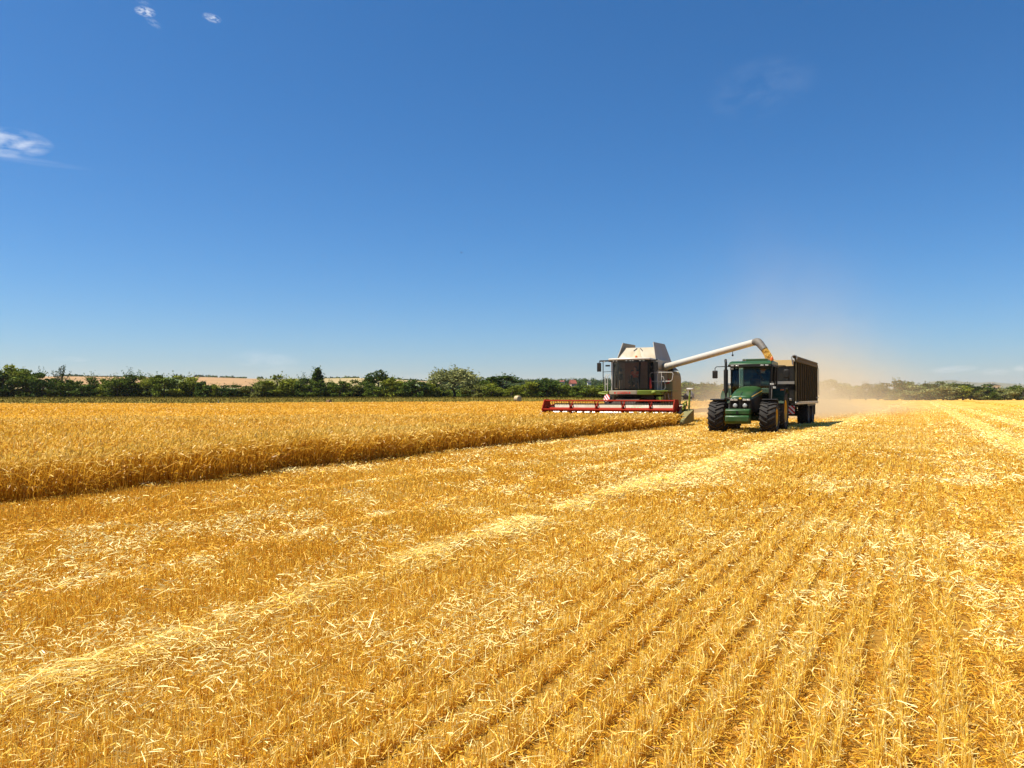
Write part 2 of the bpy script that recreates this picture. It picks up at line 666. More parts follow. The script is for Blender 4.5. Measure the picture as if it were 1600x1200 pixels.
# dust blown up behind the combine, drifting to the right behind the trailer
m_dust, nt, out = new_mat('harvest_dust')
geo = nt.nodes.new('ShaderNodeNewGeometry')
sx = nt.nodes.new('ShaderNodeSeparateXYZ')
nt.links.new(geo.outputs['Position'], sx.inputs[0])
X, Y, Z = sx.outputs


def fexp(v, k):                      # exp(-v/k)
    return math_(nt, 'POWER', 2.71828, math_(nt, 'MULTIPLY', v, -1.0 / k))


DUST = (-23, 8, 54, 120, -0.5, 21)
up = math_(nt, 'ADD', math_(nt, 'MULTIPLY', fexp(Z, 2.3), 1.1), math_(nt, 'MULTIPLY', fexp(Z, 6.5), 0.28))
up = math_(nt, 'MULTIPLY', up, math_(nt, 'SUBTRACT', 1.0, math_(nt, 'DIVIDE', Z, 20.5), True))
# centre line drifts to +X with distance behind the machine
cx_ = math_(nt, 'SUBTRACT', X, math_(nt, 'ADD', -11.5, math_(nt, 'MULTIPLY', math_(nt, 'SUBTRACT', Y, 54.0), 0.07)))
wv = math_(nt, 'ADD', 5.0, math_(nt, 'MULTIPLY', math_(nt, 'SUBTRACT', Y, 54.0), 0.05))
q = math_(nt, 'DIVIDE', cx_, wv)
lat = fexp(math_(nt, 'MULTIPLY', q, q), 0.8)
lon = math_(nt, 'MULTIPLY', math_(nt, 'DIVIDE', math_(nt, 'SUBTRACT', Y, 54.0), 6.0, True),
            math_(nt, 'DIVIDE', math_(nt, 'SUBTRACT', 119.0, Y), 50.0, True))
nz = noise(nt, 0.16, 4, 0.55, geo.outputs['Position'], 0.6)
nz = math_(nt, 'ADD', 0.12, math_(nt, 'MULTIPLY', math_(nt, 'SUBTRACT', nz, 0.36, True), 5.0))
den = math_(nt, 'MULTIPLY', math_(nt, 'MULTIPLY', up, lat), math_(nt, 'MULTIPLY', lon, nz))
den = math_(nt, 'MULTIPLY', den, 0.155)
pv = nt.nodes.new('ShaderNodeVolumePrincipled')
pv.inputs['Color'].default_value = (0.95, 0.80, 0.54, 1)
pv.inputs['Anisotropy'].default_value = 0.25
nt.links.new(den, pv.inputs['Density'])
nt.links.new(pv.outputs[0], out.inputs['Volume'])
ds_ = volume_box('dust_cloud', *DUST, m_dust)
tag(ds_, 'tan dust cloud blowing up behind the combine and the trailer', 'dust', kind='stuff')
# ================================================================== stubble, straw and standing wheat
STRAW = [(0.0, (0.14, 0.055, 0.004)), (0.3, (0.46, 0.198, 0.010)), (0.55, (0.69, 0.355, 0.022)), (0.8, (0.84, 0.545, 0.068)), (1.0, (0.94, 0.79, 0.33))]
m_stubble = blades('stubble_straw', STRAW, 0.22, 0.45, (0.35, 0.22))
m_straw = blades('loose_straw', STRAW, 0.25, 0.4, (0.8, 0.15))
WHEAT = [(0.0, (0.12, 0.045, 0.004)), (0.3, (0.36, 0.16, 0.012)), (0.55, (0.56, 0.29, 0.020)), (0.8, (0.68, 0.41, 0.045)), (1.0, (0.82, 0.58, 0.15))]
m_wheat = blades('ripe_wheat', WHEAT, 0.38, 0.45, (0.16, 0.26))


def arc(r1):                           # how far round the viewpoint the stubble is laid, wider close by
    return (92.0, -62.0) if r1 <= 11 else (78.0, -32.0) if r1 <= 30 else (72.0, -17.0)


def wedge(n, r0, r1, a0=None, a1=None):
    """n points spread evenly over the ring r0..r1 between two bearings (degrees left of +Y)"""
    if a0 is None: a0, a1 = arc(r1)
    r = np.sqrt(rng.random(n) * (r1 * r1 - r0 * r0) + r0 * r0)
    a = R(a1) + rng.random(n) * (R(a0) - R(a1))
    return -np.sin(a) * r, np.cos(a) * r, r


def cut(x, y):
    """True where the crop has already been cut"""
    edge = -12.1 + 0.12 * (vnoise(y, y * 0 + 3, 1.3) - 0.5)
    return (x > edge) | ((x > -20.3) & (y > 43.2))


def wheel_track(x):                  # wheel-flattened strips along the rows
    return np.exp(-((x - 0.62) / 0.30) ** 2) + 0.8 * np.exp(-((x + 9.4) / 0.35) ** 2) + 0.8 * np.exp(-((x + 6.6) / 0.3) ** 2)


def area(r0, r1, a0=None, a1=None):
    if a0 is None: a0, a1 = arc(r1)
    return 0.5 * R(a0 - a1) * (r1 * r1 - r0 * r0)


def side_of(d3):
    """unit vectors across the blades, turned at random"""
    n = len(d3)
    rnd = rng.normal(size=(n, 3))
    s = np.cross(d3, rnd)
    return s / np.maximum(np.linalg.norm(s, axis=1, keepdims=True), 1e-6)


S = Strips()
for r0, r1, dens in [(1.2, 6, 3000), (6, 11, 2200), (11, 18, 1100), (18, 30, 480), (30, 48, 190), (48, 80, 60), (80, 130, 12)]:
    n = int(area(r0, r1) * dens)
    x, y, r = wedge(n, r0, r1)
    rowf = np.clip((x + 4.6) / 2.4, 0.2, 1.0)                 # rows read best on the right
    xs = (np.floor(x / 0.27) + 0.5) * 0.27 + np.where(rng.random(n) < 0.5, -0.045, 0.045) + rng.normal(0, 0.013, n)   # drilled in pairs of rows
    x = np.where(rng.random(n) < rowf * 0.95, xs, x)
    clump = vnoise(x, y, 0.22) * 0.6 + vnoise(x, y, 0.9) * 0.4
    keep = cut(x, y) & (rng.random(n) < np.clip(0.45 + 1.0 * clump, 0, 1))
    keep &= rng.random(n) > 0.35 * wheel_track(x)
    x, y, r = x[keep], y[keep], r[keep]
    n = len(x)
    z = ground_z(x, y)
    h = np.where(x > -4, 0.078 + 0.05 * rng.random(n), 0.10 + 0.06 * rng.random(n)) * (0.75 + 0.5 * vnoise(x, y, 1.7)) * (1 - 0.6 * np.clip(wheel_track(x), 0, 1))
    lean = rng.normal(0, 0.11, (n, 2)) + rng.normal(0, 0.5, (n, 2)) * (rng.random(n) < 0.08)[:, None]
    lean += rng.normal(0, 0.6, (n, 2)) * np.clip(wheel_track(x), 0, 1)[:, None]
    d3 = np.stack([lean[:, 0], lean[:, 1], np.ones(n)], 1)
    p0 = np.stack([x, y, z - 0.01], 1)
    p1 = p0 + d3 * h[:, None]
    w = np.maximum(0.0038, 0.00074 * r) * (0.7 + 0.6 * rng.random(n))
    t = np.clip(np.where(x < -4.4, 0.40, 0.44) + 0.33 * rng.random(n) + 0.09 * np.clip((r - 15) / 25, 0, 1) + 0.16 * (vnoise(x, y, 3.0) - 0.5) + 0.10 * (rng.random(n) < 0.08), 0, 1)
    S.add([p0, p1], [w, w * 0.85], side_of(d3), [t - 0.04, t + 0.12])
    # dry leaf shreds hanging from some stalks
    k = rng.random(n) < np.where(r < 20, 0.55, 0.3)
    m = int(k.sum())
    q0 = p0[k] + d3[k] * (h[k] * (0.4 + 0.5 * rng.random(m)))[:, None]
    dd = rand_dir2(m) + np.stack([np.zeros(m), np.zeros(m), rng.normal(0.1, 0.5, m)], 1)
    q1 = q0 + dd * (0.02 + 0.05 * rng.random(m))[:, None]
    S.add([q0, q1], [w[k] * 1.25, w[k] * 0.4], side_of(dd), t[k] + 0.18)
o = S.build('stubble', m_stubble)
tag(o, 'short cut golden stubble standing in rows across the harvested strip', 'stubble', kind='stuff')

# loose straw and chaff lying over the stubble in patches
S = Strips()


def straw_bits(x, y, r, zb, L, wmin, tint, along=0.0, lift=0.10):
    n = len(x)
    a = rng.random(n) * math.pi
    k = rng.random(n) < along
    a = np.where(k, math.pi / 2 + rng.normal(0, 0.3, n), a)
    d = np.stack([np.cos(a), np.sin(a), rng.normal(0, lift, n)], 1)
    p = np.stack([x, y, zb], 1)
    bend = np.stack([rng.normal(0, 0.05, n), rng.normal(0, 0.05, n), -0.05 - 0.08 * rng.random(n)], 1) * L[:, None]
    w = np.maximum(wmin, 0.00085 * r) * (0.6 + 0.8 * rng.random(n))
    S.add([p - d * L[:, None] / 2 + bend * 0.3, p, p + d * L[:, None] / 2 + bend * 0.3], [w, w, w * 0.8], side_of(d), tint)


for r0, r1, dens in [(1.2, 6, 900), (6, 11, 700), (11, 18, 400), (18, 30, 150), (30, 48, 60), (48, 80, 20), (80, 130, 6)]:
    n = int(area(r0, r1) * dens)
    x, y, r = wedge(n, r0, r1)
    patch = 0.55 * vnoise(x * 1.4, y, 0.8) + 0.45 * vnoise(x, y, 0.28) + 0.35 * (vnoise(x * 2.5, y, 4.5) - 0.5)
    left = np.where(x < -4.2, 0.12, np.where(x < -2.4, -0.05, np.where(x < 0.3, -0.17, -0.02)))
    keep = cut(x, y) & (rng.random(n) < np.clip((patch - 0.47 + left + 0.40 * wheel_track(x)) * 4.2, 0.03, 1))
    pk = np.clip((patch[keep] - 0.48) * 2.6, -0.05, 0.38)
    x, y, r = x[keep], y[keep], r[keep]
    n = len(x)
    z = ground_z(x, y) + 0.05 + 0.13 * rng.random(n) ** 0.7 * (1 - 0.7 * np.clip(wheel_track(x), 0, 1))
    L = 0.02 + 0.085 * rng.random(n) ** 3
    tint = np.clip(0.50 + pk + 0.34 * rng.random(n) + 0.28 * (rng.random(n) < 0.05), 0, 1)
    straw_bits(x, y, r, z, L, 0.0031, tint, 0.1, 0.35)
# fine chaff on the soil between the rows
for r0, r1, dens in [(1.5, 6, 3400), (6, 11, 1700), (11, 20, 500)]:
    n = int(area(r0, r1) * dens)
    x, y, r = wedge(n, r0, r1)
    k = cut(x, y) & (vnoise(x, y, 0.35) + 0.4 * vnoise(x, y, 1.5) > 0.40)
    x, y, r = x[k], y[k], r[k]
    n = len(x)
    straw_bits(x, y, r, ground_z(x, y) + 0.006 + 0.03 * rng.random(n), 0.015 + 0.045 * rng.random(n), 0.0045, np.clip(0.25 + 0.5 * rng.random(n), 0, 1), 0.1, 0.25)
# long pale stems
n = 450
x, y, r = wedge(n, 2.0, 26)
keep = cut(x, y) & (vnoise(x, y, 1.6) > 0.42)
x, y, r = x[keep], y[keep], r[keep]
n = len(x)
straw_bits(x, y, r, ground_z(x, y) + 0.15 + 0.07 * rng.random(n), 0.08 + 0.14 * rng.random(n), 0.005, 0.8 + 0.2 * rng.random(n), 0.1, 0.22)
o = S.build('loose_straw', m_straw)
tag(o, 'pale loose straw scattered in patches over the cut stubble', 'straw', kind='stuff')


def windrow(name, label, xc, hw, y0, y1, dens, hmax, ragged, tint0):
    global S
    S = Strips()
    n = 0
    for ya, yb, dn in [(y0, 6, dens * 0.50), (6, 10, dens * 0.85), (10, 18, dens * 0.75), (18, 32, dens * 0.60), (32, 60, dens * 0.38), (60, 110, dens * 0.09), (110, 330, dens * 0.02)]:
        ya, yb = max(ya, y0), min(yb, y1)
        if yb <= ya: continue
        m = int((yb - ya) * hw * 3.2 * dn)
        y = ya + rng.random(m) * (yb - ya)
        u = rng.normal(0, 0.55, m) * np.where(rng.random(m) < 0.3, 2.1 if xc < 0 else 1.2, 1.0)
        wob = 0.35 * (vnoise(y, y * 0 + xc * 7, 3.0) - 0.5) + 0.25 * (vnoise(y, y * 0 + xc, 0.7) - 0.5)
        ragged_y = ragged - 0.14 * sstep((y - 8) / 10) if xc < 0 else ragged
        hy = hw * (0.62 + 0.55 * sstep((y - 5) / 14))
        x = xc + wob + u * hy
        heap = vnoise(x * 1.5, y, 0.75) * 0.6 + vnoise(x, y, 2.5) * 0.4
        keep = rng.random(m) < np.clip((heap - ragged_y) * 4, 0, 1)
        x, y, u, heap = x[keep], y[keep], u[keep], heap[keep]
        m = len(x)
        r = np.hypot(x, y)
        top = 0.13 + hmax * np.exp(-u * u * 1.2) * (0.35 + heap)
        z = ground_z(x, y) + top * (0.45 + 0.55 * rng.random(m) ** 0.5)
        straw_bits(x, y, r, z, 0.04 + 0.15 * rng.random(m) ** 2, 0.0040, np.clip(tint0 + 0.3 * rng.random(m), 0, 1), 0.35, 0.2)
    return tag(S.build(name, m_straw), label, 'straw', kind='stuff')


windrow('straw_windrow', 'ragged band of pale straw running from bottom left past the tractor wheels', -4.35, 0.35, -1.0, 330, 1900, 0.045, 0.39, 0.77)
windrow('straw_windrow', 'straight pale straw band along the right edge, nearer of the two there', 2.75, 0.30, 2, 330, 3000, 0.07, 0.16, 0.78)
windrow('straw_windrow', 'straight pale straw band along the right edge, farther of the two there', 5.1, 0.28, 8, 330, 3000, 0.07, 0.18, 0.78)
windrow('straw_windrow', 'faint pale straw band far off in the right field, close to the trees', 14.0, 0.9, 75, 330, 1000, 0.12, 0.28, 0.62)

# ---------------------------------------------------------------- standing wheat
S = Strips()


def wheat_ok(x, y):
    l, d = view(x, y)
    edge = -12.1 + 0.25 * (vnoise(y, y * 0 + 3, 1.3) - 0.5) + 0.2 * (vnoise(y, y * 0 + 9, 0.35) - 0.5)
    return (x < edge) & ((x < -20.3) | (y < 42.4)) & (d < np.interp(l, WE_L, WE_D))


def plant(x, y, wscale, full=True, hk=1.0):
    n = len(x)
    r = np.hypot(x, y)
    z = ground_z(x, y)
    edge_f = np.clip((-12.1 - x) / 0.5, 0, 1)                      # stems at the cut face lean out
    h = (0.62 + 0.12 * rng.random(n)) * (0.9 + 0.2 * vnoise(x, y, 2.5)) * hk
    lx = rng.normal(0.05, 0.10, n) + (1 - edge_f) * rng.normal(0.10, 0.20, n)
    ly = rng.normal(-0.03, 0.11, n)
    flop = (rng.random(n) < 0.04 + 0.12 * (1 - edge_f))
    lx = lx + flop * rng.normal(0.25, 0.35, n)
    ly = ly + flop * rng.normal(0, 0.5, n)
    h = h * np.where(flop, 0.8, 1.0)
    w = np.maximum(0.004, 0.0009 * r) * wscale * (0.7 + 0.6 * rng.random(n))
    t = np.clip(0.36 + 0.07 * (1 - edge_f) + 0.28 * rng.random(n) + 0.18 * (vnoise(x, y, 5.0) - 0.5), 0, 1)
    d3 = np.stack([lx, ly, np.ones(n)], 1)
    p0 = np.stack([x, y, z], 1)
    pm = p0 + d3 * np.stack([h * 0.3, h * 0.3, h * 0.55], 1)
    pt = p0 + d3 * h[:, None]
    if full:
        sd = side_of(d3)
        S.add([p0, pm, pt], [w, w, w * 0.7], sd, [t - 0.03, t + 0.02, t + 0.06])
    # nodding ear
    nod = np.stack([lx * 0.8 + rng.normal(0.25, 0.35, n), ly + rng.normal(0, 0.4, n), rng.normal(0.35, 0.45, n)], 1)
    nod /= np.linalg.norm(nod, axis=1, keepdims=True)
    el = 0.075 + 0.04 * rng.random(n)
    e1 = pt + nod * (el * 0.45)[:, None]
    e2 = pt + nod * el[:, None] - np.array([0, 0, 0.012])
    ew = np.maximum(0.011, 0.0012 * r) * wscale
    et = np.clip(t + 0.20 + 0.10 * rng.random(n), 0, 1)
    S.add([pt, e1, e2], [ew * 0.5, ew, ew * 0.3], side_of(nod), et)
    if full:
        # awns
        a1 = e2 + nod * (0.05 + 0.04 * rng.random(n))[:, None] + np.stack([np.zeros(n), np.zeros(n), np.full(n, -0.01)], 1)
        S.add([e1, a1], [ew * 0.5, ew * 0.9], side_of(nod), np.clip(et + 0.1, 0, 1))
        # dry leaf
        k = rng.random(n) < 0.6
        m = int(k.sum())
        f = (0.25 + 0.5 * rng.random(m))[:, None]
        q0 = p0[k] * (1 - f) + pt[k] * f
        dd = rand_dir2(m)
        q1 = q0 + dd * (0.07 + 0.06 * rng.random(m))[:, None] + np.array([0, 0, 0.03])
        q2 = q1 + dd * 0.06 - np.array([0, 0, 1]) * (0.03 + 0.1 * rng.random(m))[:, None]
        S.add([q0, q1, q2], [w[k], w[k] * 2.0, w[k] * 0.4], side_of(dd), t[k] + 0.02)


def strip_pts(n, x0, x1, y0, y1):
    return x0 + rng.random(n) * (x1 - x0), y0 + rng.random(n) * (y1 - y0)


# the cut face, dense for its first metres
for x0, x1, y0, y1, dens in [(-13.0, -11.9, 2, 18, 430), (-13.0, -11.9, 18, 42.4, 260), (-14.5, -13, 2, 20, 300), (-14.5, -13, 20, 42.4, 170)]:
    n = int((x1 - x0) * (y1 - y0) * dens)
    x, y = strip_pts(n, x0, x1, y0, y1)
    k = wheat_ok(x, y)
    plant(x[k], y[k], 1.0)
for r0, r1, dens, ws, fl in [(13, 24, 190, 1.0, True), (24, 40, 95, 1.0, True), (40, 70, 34, 1.15, False), (70, 115, 14, 1.3, False), (115, 200, 5, 1.6, False)]:
    n = int(area(r0, r1, 74, -2) * dens)
    x, y, r = wedge(n, r0, r1, 74, -2)
    k = wheat_ok(x, y) & (x < -14.5 + (y > 42))
    plant(x[k], y[k], ws, fl)
wheat = S.build('wheat', m_wheat)
tag(wheat, 'ripe golden wheat still standing left of the cut edge', 'wheat', kind='stuff')

# leaf mass below the ears, closing the view to the soil
m_mass, nt, out = new_mat('wheat_mass')
geo = nt.nodes.new('ShaderNodeNewGeometry')
n1 = noise(nt, 6.0, 5, 0.7, geo.outputs['Position'])
n2 = noise(nt, 0.12, 4, 0.6, geo.outputs['Position'])
c = ramp(nt, [(0.3, (0.34, 0.165, 0.015)), (0.5, (0.52, 0.28, 0.030)), (0.72, (0.66, 0.41, 0.07))], math_(nt, 'ADD', math_(nt, 'MULTIPLY', n1, 0.7), math_(nt, 'MULTIPLY', n2, 0.3)))
b = nt.nodes.new('ShaderNodeBsdfPrincipled')
b.inputs['Roughness'].default_value = 0.9
b.inputs['Specular IOR Level'].default_value = 0.1
nt.links.new(c, b.inputs['Base Color'])
bp = nt.nodes.new('ShaderNodeBump')
bp.inputs['Strength'].default_value = 0.9
bp.inputs['Distance'].default_value = 0.12
nt.links.new(n1, bp.inputs['Height'])
nt.links.new(bp.outputs[0], b.inputs['Normal'])
nt.links.new(b.outputs[0], out.inputs['Surface'])


def mass_patch(x0s, ys, right):
    """rows along Y; 'right' gives the near (+X) edge, the sheet runs left to -X; front face drops to the soil"""
    V, F = [], []
    for y in ys:
        xr = right(y)
        for k, f in enumerate(x0s):
            x = xr - f
            l, d = view(x, y)
            z = float(ground_z(x, y)) + (0.0 if k == 0 else 0.50 + 0.12 * float(vnoise(x, y, 0.6)) - 0.08)
            V.append((x, y, z))
    n = len(x0s)
    for i in range(len(ys) - 1):
        for j in range(n - 1):
            cx, cy_ = V[i * n + j][0], V[i * n + j][1]
            l, d = view(cx, cy_)
            if d < np.interp(l, WE_L, WE_D) - 1.5:
                F.append((i * n + j, i * n + j + 1, (i + 1) * n + j + 1, (i + 1) * n + j))
    return V, F


V1, F1 = mass_patch([0, 0.15] + list(np.geomspace(0.5, 260, 110)), list(np.linspace(-40, 42.2, 200)), lambda y: -13.3)
V2, F2 = mass_patch([0, 0.15] + list(np.geomspace(0.5, 320, 110)), list(np.linspace(42.2, 215, 150)), lambda y: -20.9)
me = bpy.data.meshes.new('wheat_mass')
me.from_pydata(V1 + V2, [], F1 + [tuple(i + len(V1) for i in f) for f in F2])
bm = bmesh.new(); bm.from_mesh(me); bmesh.ops.recalc_face_normals(bm, faces=bm.faces)
if sum(f.normal.z for f in bm.faces) < 0: bmesh.ops.reverse_faces(bm, faces=bm.faces)
bm.to_mesh(me); bm.free()
me.materials.append(m_mass)
wm = bpy.data.objects.new('leaf_mass', me)
COL.objects.link(wm)
wm.parent = wheat
wm['kind'] = 'stuff'

# grass tufts on the meadow strip beyond the wheat
m_grass = blades('meadow_blades', [(0.0, (0.05, 0.048, 0.006)), (0.5, (0.13, 0.10, 0.014)), (1.0, (0.28, 0.19, 0.04))], 0.3, 0.7, None, 0.05)
S = Strips()
n = 26000
l = -150 + 200 * rng.random(n)
d = np.interp(l, WE_L, WE_D) + 2 + 84 * rng.random(n)
x, y = l * CS - d * SN, l * SN + d * CS
d3 = np.stack([rng.normal(0, 0.3, n), rng.normal(0, 0.3, n), np.ones(n)], 1)
p0 = np.stack([x, y, ground_z(x, y)], 1)
p1 = p0 + d3 * (0.15 + 0.25 * rng.random(n))[:, None]
S.add([p0, p1], [0.16, 0.05], side_of(d3), np.clip(0.25 + 0.5 * rng.random(n) + 0.4 * (vnoise(x, y, 14) - 0.5), 0, 1))
tag(S.build('grass', m_grass), 'rough olive grass strip between the wheat and the hedge', 'grass', kind='stuff')
# ================================================================== machines
M = dict(
    green=paint('tractor_green', (0.007, 0.052, 0.008), 0.32, 0, 0.20, (0.24, 0.20, 0.10), coat=0.12, spec=0.25),
    green_dark=paint('tractor_green_shaded', (0.006, 0.030, 0.012), 0.5, 0, 0.12, spec=0.1),  # darker copy of the tractor green, the mudguards' shade put into its colour
    yellow=paint('rim_yellow', (0.72, 0.42, 0.02), 0.4, 0, 0.3),
    black=paint('black_plastic', (0.010, 0.010, 0.009), 0.5, 0, 0.06, spec=0.2),
    grille=paint('grille_mesh', (0.012, 0.011, 0.009), 0.6, 0, 0.10, bump=0.6, scale=8, spec=0.1),
    rubber=paint('tyre_rubber', (0.022, 0.020, 0.018), 0.8, 0, 0.1, (0.24, 0.18, 0.10), 4.0, 0.3, spec=0.2),
    steel=paint('dull_steel', (0.32, 0.31, 0.29), 0.4, 0.8, 0.3),
    grey=paint('grey_frame', (0.17, 0.17, 0.16), 0.5, 0.2, 0.35),
    cream=paint('cream_white_paint', (0.31, 0.26, 0.175), 0.5, 0, 0.6, (0.33, 0.24, 0.12), 1.6),
    white=paint('white_paint', (0.47, 0.44, 0.37), 0.32, 0, 0.25, coat=0.3),
    greyp=paint('grey_tank_panel', (0.30, 0.28, 0.23), 0.45, 0, 0.4, scale=1.4),
    lime=paint('lime_green_paint', (0.17, 0.22, 0.020), 0.45, 0, 0.4, (0.26, 0.21, 0.07), spec=0.2),
    dusty=paint('dusty_side_shield', (0.36, 0.29, 0.14), 0.7, 0, 0.9, (0.38, 0.26, 0.11), 1.2, spec=0.1),
    red=paint('header_red', (0.26, 0.016, 0.006), 0.6, 0, 0.06, (0.36, 0.16, 0.06), spec=0.06),
    red2=paint('signal_red', (0.62, 0.03, 0.015), 0.4, 0, 0.1),
    olive=paint('trailer_olive', (0.013, 0.011, 0.006), 0.7, 0, 0.10, (0.10, 0.07, 0.03), 1.4, spec=0.05),
    olive_lit=paint('trailer_olive_lit', (0.075, 0.060, 0.030), 0.6, 0, 0.3, (0.26, 0.18, 0.08), 1.4, spec=0.1),  # lighter copy of the trailer olive, sunlit rib edges put into the colour
    tan=paint('dusty_board', (0.62, 0.42, 0.17), 0.7, 0, 0.5, (0.72, 0.52, 0.24), 2.0),
    amber=paint('amber_lens', (0.55, 0.11, 0.01), 0.2, 0, 0.0),
    lamp=paint('lamp_lens', (0.44, 0.42, 0.36), 0.1, 0.35, 0.1),
    dark=paint('dark_interior', (0.035, 0.024, 0.016), 0.7, 0, 0.1),
    seat=paint('seat_cloth', (0.03, 0.03, 0.032), 0.9, 0, 0.05),
    rubbergrey=paint('grey_rubber_spout', (0.085, 0.078, 0.07), 0.6, 0, 0.35, (0.34, 0.26, 0.15)),
    logo_green=paint('logo_green', (0.05, 0.30, 0.05), 0.4, 0, 0.1),
    cream_dusty=paint('dusty_cream_paint', (0.30, 0.245, 0.14), 0.5, 0, 0.8, (0.48, 0.37, 0.20), 2.0),
    brownwall=paint('brown_cab_lining', (0.24, 0.13, 0.065), 0.8, 0, 0.3),
    divider=paint('pale_green_divider', (0.19, 0.18, 0.075), 0.6, 0, 0.6, (0.24, 0.17, 0.08), 2.5, spec=0.1),
    glass=glass('tractor_glass', (0.55, 0.65, 0.62), 0.14),
    glassb=glass('combine_glass', (0.80, 0.70, 0.58), 0.05),
)
m_mirror, nt, out = new_mat('mirror_glass')
b = nt.nodes.new('ShaderNodeBsdfPrincipled')
b.inputs['Metallic'].default_value = 1
b.inputs['Roughness'].default_value = 0.04
b.inputs['Base Color'].default_value = (0.8, 0.85, 0.9, 1)
nt.links.new(b.outputs[0], out.inputs['Surface'])

# red and white hatched marker plates
m_hatch, nt, out = new_mat('hatched_red_white')
tc = nt.nodes.new('ShaderNodeTexCoord')
sx = nt.nodes.new('ShaderNodeSeparateXYZ')
nt.links.new(tc.outputs['Object'], sx.inputs[0])
fr = math_(nt, 'FRACT', math_(nt, 'MULTIPLY', math_(nt, 'ADD', sx.outputs[0], sx.outputs[2]), 4.4))
b = nt.nodes.new('ShaderNodeBsdfPrincipled')
b.inputs['Roughness'].default_value = 0.4
nt.links.new(mixc(nt, math_(nt, 'GREATER_THAN', fr, 0.5), (0.58, 0.03, 0.02), (0.74, 0.71, 0.66)), b.inputs['Base Color'])
nt.links.new(b.outputs[0], out.inputs['Surface'])


def wheel(parent, c, Rr, W, rimr, out_side, rim_mat, lugs=20, lug_h=0.055, dish=0.10):
    """wheel on an X axle: hub mesh with tyre and rim below it; out_side is +1 or -1"""
    hub = MB()
    hub.lathe([(-0.10, 0.13), (0.10, 0.13), (0.10, 0.09), (0.17, 0.09)] if out_side > 0 else [(-0.17, 0.09), (-0.10, 0.09), (-0.10, 0.13), (0.10, 0.13)], (0, 0, 0), 'x', 16)
    for k in range(8):
        a = 2 * math.pi * k / 8
        hub.lathe([(0, 0.018), (out_side * 0.125, 0.018)], (0, 0.11 * math.cos(a), 0.11 * math.sin(a)), 'x', 6)
    h = hub.build('wheel', M['grey'], parent, loc=c)
    Rb = Rr - lug_h
    t = MB()
    t.lathe([(-.42 * W, rimr), (-.47 * W, rimr * 1.03), (-.53 * W, (rimr + Rb) / 2), (-.49 * W, Rb * .93), (-.42 * W, Rb * .975), (-.2 * W, Rb * .995), (0, Rb),
             (.2 * W, Rb * .995), (.42 * W, Rb * .975), (.49 * W, Rb * .93), (.53 * W, (rimr + Rb) / 2), (.47 * W, rimr * 1.03), (.42 * W, rimr)], (0, 0, 0), 'x', 40, close=False)
    if lugs:
        for s in (1, -1):
            for k in range(lugs):
                th0 = 2 * math.pi * (k + (0.5 if s > 0 else 0)) / lugs
                st = [(-0.03 * W, 0.0, Rb * .99, Rr), (.20 * W, -.10, Rb * .985, Rr * .998), (.40 * W, -.22, Rb * .96, Rr * .985), (.53 * W, -.30, Rb * .90, Rr * .94)]
                hw = 0.030 / Rr
                vs = []
                for xx, dth, rb, rt in st:
                    a = th0 + dth * (0.75 / Rr)
                    for rr, q in ((rb, -1.5), (rb, 1.5), (rt, 1.0), (rt, -1.0)):
                        vs.append((s * xx, rr * math.cos(a + q * hw), rr * math.sin(a + q * hw)))
                fs = [(0, 1, 2, 3), (12, 15, 14, 13)]
                for j in range(3):
                    o = j * 4
                    for e in range(4):
                        f = (o + e, o + (e + 1) % 4, o + 4 + (e + 1) % 4, o + 4 + e)
                        fs.append(f)
                t.add(vs, fs)
    t.build('tyre', M['rubber'], h, smooth=35)
    r = MB()
    s = out_side
    prof = [(-s * .40 * W, rimr * 1.0), (s * (.12 * W - dish), rimr * .86), (s * (.10 * W - dish), rimr * .5), (s * .02, 0.14), (s * .02, 0.10)]
    r.lathe([(s * .46 * W, rimr * 1.04), (s * .44 * W, rimr * .97), (s * .25 * W, rimr * .90), (s * (.16 * W), rimr * .84), (s * (.10 * W - dish * .4), rimr * .55),
             (s * .05, 0.16), (s * .03, 0.02)], (0, 0, 0), 'x', 32, close=False)
    r.lathe([(-s * .46 * W, rimr * 1.04), (-s * .44 * W, rimr * .97), (-s * .2 * W, rimr * .92), (s * .02, rimr * .88)], (0, 0, 0), 'x', 32, close=False)
    r.build('rim', rim_mat, h)
    return h


def lamp(parent, name, c, rx, rz, depth=0.05, m=None, facing=-1, round_=True):
    """lamp housing with its lens proud of the front"""
    h = MB()
    if round_:
        h.lathe([(0, rx * 0.8), (depth, rx)], (0, 0, 0), 'y', 16)
    else:
        h.box(-rx, rx, 0, depth, -rz, rz)
    o = h.build(name, M['black'], parent, loc=c)
    l = MB()
    if round_:
        l.lathe([(-0.02, rx * 0.45), (-0.012, rx * .8), (0.004, rx * 0.92)], (0, 0, 0), 'y', 16)
    else:
        l.box(-rx * .9, rx * .9, -0.012, 0.004, -rz * .85, rz * .85)
    l.build('lens', m or M['lamp'], o, bevel=0 if round_ else 0.006)
    return o


# ------------------------------------------------------------------ tractor
TX, TY = -7.25, 36.3
tr = tag(empty('tractor', (TX, TY, 0), R(1.0)), 'dark green tractor with yellow rims driving toward the viewer in front of the ribbed trailer', 'tractor')
for s in (-1, 1):
    wheel(tr, (s * 1.15, 0, 0.755), 0.755, 0.68, 0.40, s, M['yellow'], 18)
    wheel(tr, (s * 1.13, 3.05, 1.0), 1.0, 0.68, 0.53, s, M['yellow'], 22, 0.06)
